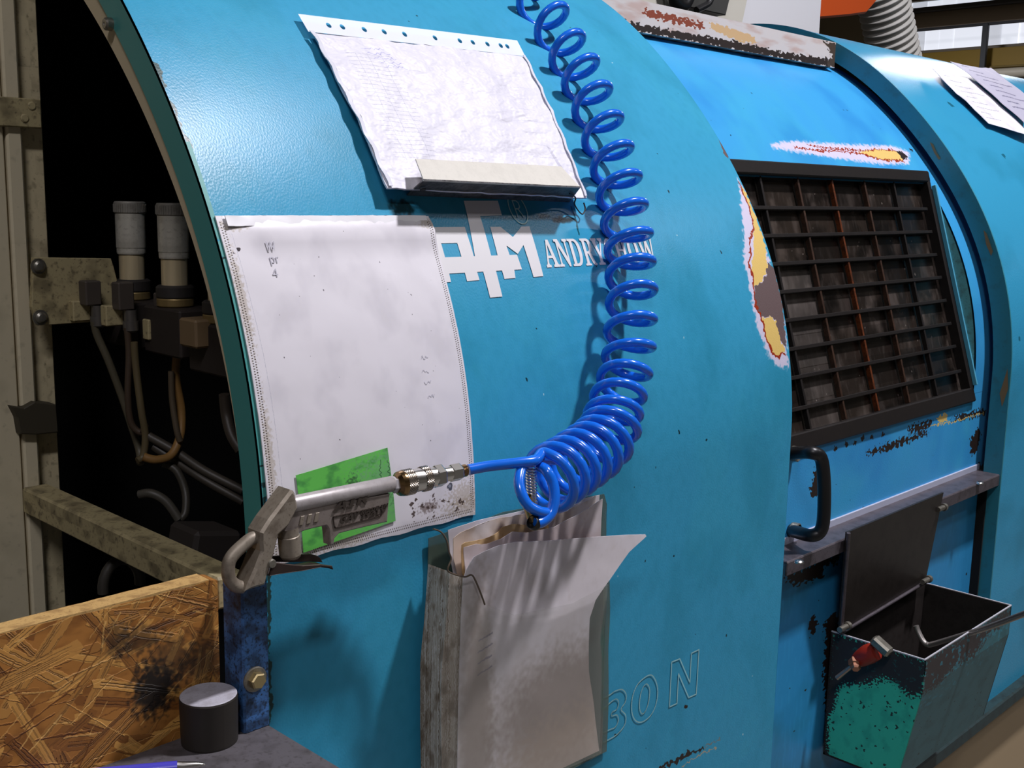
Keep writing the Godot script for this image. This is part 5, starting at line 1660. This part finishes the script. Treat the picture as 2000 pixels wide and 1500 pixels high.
	sheet.call("paper_sheet", [Vector2(0.1719,1.2354),Vector2(0.1808,1.2454),Vector2(0.1927,1.2476),Vector2(0.2111,1.2492),Vector2(0.2305,1.2482),Vector2(0.2816,1.2391),Vector2(0.3481,1.2288),Vector2(0.3961,1.2207),Vector2(0.4238,1.2153),Vector2(0.4256,1.213),Vector2(0.4123,1.2077),Vector2(0.3987,1.2022),Vector2(0.3826,1.1902),Vector2(0.3639,1.1767),Vector2(0.3484,1.1648),Vector2(0.3397,1.1474),Vector2(0.3395,1.1197),Vector2(0.3409,1.0914),Vector2(0.3492,1.0585),Vector2(0.355,1.03),Vector2(0.3612,1.0004),Vector2(0.2904,1.0025),Vector2(0.253,0.9951),Vector2(0.1637,1.0303),Vector2(0.1654,1.1448),Vector2(0.1669,1.1969),Vector2(0.1686,1.2276)], 0.044, 0.006, 0.6, sr(226, 220, 226), sr(140, 120, 108), 0.16, 237, "large front sheet with a wide folded right corner poking out of the pocket", 0.0006, R, func(cv):
		cv.soft_spot(Vector2(250, 330), 210, 120, sr(150, 134, 126), 0.75, 0.12)
		cv.soft_spot(Vector2(260, 430), 230, 120, sr(196, 176, 160), 0.7, 0.12)
		cv.soft_spot(Vector2(60, 330), 50, 330, sr(140, 124, 112), 0.6, 0.12)
		cv.soft_spot(Vector2(390, 470), 60, 120, sr(220, 212, 214), 0.8, 0.12)
		for i in 4:
			cv.line([Vector2(366, 172 + i * 14), Vector2(450 - i * 14, 158 + i * 14)], 1.4, sr(110, 106, 122), 0.4, 0.8)
			cv.line([Vector2(62, 186 + i * 16), Vector2(92, 181 + i * 16)], 2.4, sr(120, 116, 134), 0.8, 0.7)
		cv.line([Vector2(386, 150), Vector2(372, 200)], 1.4, sr(110, 106, 122), 0.4, 0.8)
		cv.line([Vector2(396, 160), Vector2(440, 152)], 3.6, sr(110, 104, 120), 1.2, 0.8)
		cv.line([Vector2(392, 168), Vector2(430, 161)], 3.6, sr(110, 104, 120), 1.2, 0.8))


# ---------------------------------------------------------------- chip bin on the lower panel
func bin():
	var K = thing("chip_bin", "open teal and dark steel chip bin with raised lid on the lower panel", "chip bin")
	var xa = 0.972
	var xb = 1.276
	var zb = -0.028
	var zf = 0.113
	var yt = 0.939
	var side = [Vector2(zb, yt), Vector2(zf, yt), Vector2(zf, yt - 0.046), Vector2(0.086, yt - 0.192), Vector2(zb, yt - 0.192)]
	var c = Canvas.new(512, 768, sr(60, 200, 170))
	c.mottle(sr(44, 160, 140), 0.5, 5.0, 241)
	c.specks(90, 242, Vector2(20, 150), Vector2(500, 760), 2.0, 8.0, sr(40, 46, 42), 0.9)
	c.poly([Vector2(0, 0), Vector2(512, 0), Vector2(512, 190), Vector2(440, 230), Vector2(370, 180), Vector2(300, 170), Vector2(230, 230), Vector2(140, 270), Vector2(60, 300), Vector2(0, 330)], sr(46, 42, 42), 22.0)
	c.poly([Vector2(0, 300), Vector2(70, 290), Vector2(50, 420), Vector2(20, 520), Vector2(30, 700), Vector2(60, 768), Vector2(0, 768)], sr(44, 40, 38), 14.0)
	c.specks(60, 243, Vector2(20, 20), Vector2(500, 200), 2.0, 9.0, sr(36, 100, 96), 0.6)
	var lm = tmat(c.tex(), 0.45)
	var st = S()
	extrude(st, side, func(p, h): return Vector3(xa - h, p.y, p.x), 0.003, 0.0)
	st.set_smooth_group(-1)
	# the side mesh takes its uv from (z, y)
	lm.uv1_scale = Vector3(1.0 / 0.145, -1.0 / 0.2, 1)
	lm.uv1_offset = Vector3(0.2, yt / 0.2, 0)
	obj("side_wall", st, lm, K).set_meta("label", "green speckled side wall with a worn dark top")
	st = S()
	var dm = grime(sr(58, 52, 50), sr(30, 26, 24), 0.6, 6.0, 245, 0.5, 0.3)
	extrude(st, side, func(p, h): return Vector3(xb + h, p.y, p.x), 0.003, 0.0)
	obj("side_wall", st, dm, K)
	c = Canvas.new(768, 768, sr(54, 104, 112))
	c.mottle(sr(36, 80, 86), 0.5, 5.0, 251)
	c.poly([Vector2(0, 0), Vector2(768, 0), Vector2(768, 60), Vector2(560, 90), Vector2(420, 150), Vector2(260, 130), Vector2(120, 190), Vector2(0, 170)], sr(50, 44, 44), 26.0)
	for i in 160:
		var x = rng.randf_range(0, 768)
		c.spot(Vector2(x, rng.randf_range(60, 330) - x * 0.14), rng.randf_range(3, 13), rng.randf_range(3, 13), sr(52, 124, 142), 0.75, 5.0)
	c.specks(50, 253, Vector2(20, 300), Vector2(740, 750), 2.0, 6.0, sr(24, 40, 40), 0.8)
	var fm = tmat(c.tex(), 0.45)
	st = S()
	var fl = [Vector2(zf, yt), Vector2(zf, yt - 0.046), Vector2(0.086, yt - 0.192)]
	for i in 2:
		var p = fl[i]
		var q = fl[i + 1]
		var va = 0.0 if i == 0 else 0.2
		var vb = 0.2 if i == 0 else 1.0
		st.set_smooth_group(-1)
		quad(st, Vector3(xa, q.y, q.x), Vector3(xb, q.y, q.x), Vector3(xb, p.y, p.x), Vector3(xa, p.y, p.x), [Vector2(0, vb), Vector2(1, vb), Vector2(1, va), Vector2(0, va)])
		var o = Vector3(0, 0, -0.003)
		quad(st, Vector3(xb, q.y, q.x) + o, Vector3(xa, q.y, q.x) + o, Vector3(xa, p.y, p.x) + o, Vector3(xb, p.y, p.x) + o, [Vector2(1, vb), Vector2(0, vb), Vector2(0, va), Vector2(1, va)])
	obj("front_wall", st, fm, K).set_meta("label", "front wall with flaking blue paint")
	bx("back_wall", Vector3((xa + xb) / 2, yt - 0.096, zb + 0.0015), Vector3(xb - xa, 0.19, 0.003), dm, K, 0)
	bx("bin_floor", Vector3((xa + xb) / 2, yt - 0.1905, (zb + 0.086) / 2), Vector3(xb - xa, 0.003, 0.086 - zb), dm, K, 0)
	st = S()
	var w = 0.0022
	box(st, Vector3((xa + xb) / 2, yt, zf - 0.001), Vector3(xb - xa, w, w), 0.0004)
	box(st, Vector3(xa, yt, (zb + zf) / 2), Vector3(w, w, zf - zb), 0.0004)
	box(st, Vector3(xb, yt, (zb + zf) / 2), Vector3(w, w, zf - zb), 0.0004)
	obj("worn_rim", st, mat(sr(196, 196, 204), 0.4, 0.2), K)
	# the raised lid leans back on the rail
	var q = [Vector3(0.9658,0.9427,-0.012),Vector3(1.2439,0.9545,-0.012),Vector3(1.2411,1.1049,0.006),Vector3(0.9321,1.1035,0.006)]
	st = S()
	var nl = (q[1] - q[0]).cross(q[3] - q[0]).normalized()
	extrude(st, [Vector2(0, 0), Vector2(1, 0), Vector2(1, 1), Vector2(0, 1)], func(p, h): return q[0].lerp(q[1], p.x).lerp(q[3].lerp(q[2], p.x), p.y) + nl * h, 0.003, 0.0)
	var lid = obj("lid", st, grime(sr(52, 46, 42), sr(24, 20, 18), 0.6, 6.0, 261, 0.42, 0.35), K)
	st = S()
	for e in [[0, 1], [0, 3]]:
		tube(st, [q[e[0]] + nl * 0.002, q[e[1]] + nl * 0.002], 0.0028, 8)
	obj("lid_lip", st, M.rail, lid)
	for e in [[Vector3(0.9613,0.954,-0.004), -1], [Vector3(1.2252,0.9611,-0.004), 1], [Vector3(1.2413,1.0786,0.004), 1]]:
		st = S()
		lathe_shape(st, [Vector2(0, -0.012), Vector2(0.0042, -0.012), Vector2(0.0042, 0.008), Vector2(0.006, 0.008), Vector2(0.006, 0.014), Vector2(0.004, 0.016), Vector2(0, 0.016)], e[0], Vector3(1, 0, 0), 14)
		obj("hinge_pin", st, M.dull_steel, K)
	# red tap on the side wall
	var T = thing("drain_tap", "small red tap with steel fittings on the green bin side", "tap")
	var red = grime(sr(150, 36, 20), sr(60, 20, 14), 0.6, 10.0, 271, 0.45)
	st = S()
	tube(st, spline([Vector3(0.955,0.9372,0.0505),Vector3(0.955,0.9315,0.0418),Vector3(0.955,0.922,0.0309),Vector3(0.955,0.9129,0.0214)], 4), [0.012, 0.0125, 0.013, 0.0135, 0.0138, 0.0138, 0.0136, 0.013, 0.0125, 0.012, 0.011, 0.010, 0.009], 16)
	obj("body", st, red, T)
	bx("handle_block", Vector3(0.952,0.9482,0.0587), Vector3(0.016, 0.014, 0.03), M.dull_steel, T, 0.003, Basis(Vector3.RIGHT, 0.5))
	st = S()
	lathe_shape(st, [Vector2(0, 0), Vector2(0.0095, 0), Vector2(0.0095, 0.008), Vector2(0.007, 0.009), Vector2(0.007, 0.014), Vector2(0.005, 0.016), Vector2(0, 0.016)], Vector3(0.95,0.9154,0.0223), Vector3(-0.6, -0.3, 0.4), 6)
	obj("nut", st, mat(sr(168, 120, 98), 0.35, 0.8), T)
	st = S()
	tube(st, [Vector3(0.945,0.9095,0.0207),Vector3(0.945,0.897,0.0106),Vector3(0.945,0.8842,-0.0004)], [0.0035, 0.0032, 0.0036], 12)
	obj("spout", st, mat(sr(176, 150, 138), 0.35, 0.8), T)
	# bent rod lying over the bin
	st = S()
	tube(st, spline([Vector3(1.1474,0.9137,0.02),Vector3(1.1472,0.9058,0.024),Vector3(1.1454,0.8936,0.034),Vector3(1.1444,0.8905,0.042),Vector3(1.1415,0.8966,0.054),Vector3(1.1196,0.9364,0.112),Vector3(1.0965,0.9715,0.16),Vector3(1.004,1.0546,0.26)], 6), 0.0042, 12)
	tag(obj("bent_rod", st, mat(sr(170, 164, 160), 0.35, 0.7)), "long thin steel rod with a hooked end lying across the chip bin", "rod")


# ---------------------------------------------------------------- things behind the machine
func behind():
	var K = thing("white_cabinet", "tall white cabinet standing behind the curved enclosure", "cabinet")
	var wa = Vector3(2.12,2.0374,-1)
	var wb = Vector3(2.5265,2.0873,-1)
	bx("body", Vector3((wa.x + wb.x) / 2, 1.5, -1.03), Vector3(wb.x - wa.x, 2.2, 0.06), M.white_paint, K, 0.004)
	bx("side_panel", Vector3(wa.x - 0.06, 1.5, -1.06), Vector3(0.12, 2.2, 0.05), mat(sr(196, 192, 182), 0.5), K, 0.004)
	var D = thing("control_screen", "dark control screen with black cables left of the white cabinet", "control panel")
	var st = S()
	extrude(st, [Vector2(1.6797,2.0628),Vector2(1.9452,2.1017),Vector2(1.907,1.9899),Vector2(1.7043,1.9903)], onz(-0.9), 0.03, 0.002)
	obj("screen", st, mat(sr(70, 70, 68), 0.35), D)
	st = S()
	extrude(st, [Vector2(1.4553,2.0357),Vector2(2.0885,2.1286),Vector2(2.0462,1.9837),Vector2(1.4579,1.9789)], onz(-0.945), 0.04, 0.003)
	obj("frame", st, mat(sr(206, 202, 190), 0.5), D)
	st = S()
	tube(st, spline([Vector3(1.6543,2.0118,-0.87),Vector3(1.6677,1.9861,-0.87),Vector3(1.6929,1.986,-0.87),Vector3(1.7104,2.0138,-0.87)], 6), 0.018, 10)
	tube(st, spline([Vector3(1.8101,2.0328,-0.87),Vector3(1.792,2.0019,-0.87),Vector3(1.7665,1.9885,-0.87),Vector3(1.743,1.9788,-0.87)], 6), 0.008, 10)
	obj("cable", st, M.rubber, D)
	st = S()
	extrude(st, [Vector2(2.6965,2.0942),Vector2(2.7385,2.1007),Vector2(2.9136,2.1291),Vector2(3.0221,2.15),Vector2(3.082,2.1925),Vector2(3.1466,2.3039),Vector2(2.6789,2.2353)], onz(-1.12), 0.03, 0.006)
	tag(obj("orange_cover", st, mat(sr(208, 84, 30), 0.45)), "orange angular machine cover beside the white cabinet", "machine cover")
	# corrugated duct: pleats on a slanting tube
	var a = Vector3(3.2203,2.3241,-1.2)
	var b = Vector3(3.4203,2.0244,-1.2)
	st = S()
	var d = (b - a).normalized()
	var L = (b - a).length() * 1.5
	var prof = []
	var turns = 22
	for i in turns * 6 + 1:
		var t = float(i) / (turns * 6)
		prof.append(Vector2(0.079 + 0.011 * sin(TAU * t * turns), L * t))
	var Bf = frame_for(d)
	st.set_smooth_group(1)
	for i in prof.size() - 1:
		for k in 40:
			var q = []
			for e in [[0, 0], [0, 1], [1, 1], [1, 0]]:
				var an = TAU * (k + e[1]) / 40
				var pr = prof[i + e[0]]
				var hh = pr.y + L / turns * (k + e[1]) / 40.0
				q.append(a + d * (hh - 0.02) + (Bf.x * cos(an) - Bf.z * sin(an)) * pr.x)
			quad(st, q[0], q[1], q[2], q[3])
	tag(obj("corrugated_duct", st, mat(sr(196, 194, 188), 0.5)), "pale grey corrugated extraction hose rising behind the hood", "duct")
	var g = thing("far_workstation", "dim brown far column with a pale cabinet under it, seen beside the white cabinet", "workstation", "", Vector3(9.0, 0, -4.4815))
	bx("column", Vector3(0, 3.0, 0), Vector3(0.3, 6.0, 0.62), mat(sr(96, 82, 58), 0.8), g, 0.01)
	bx("cabinet", Vector3(-0.3, 1.3, 0.0), Vector3(0.3, 2.62, 0.6), mat(sr(150, 160, 148), 0.6), g, 0.01)
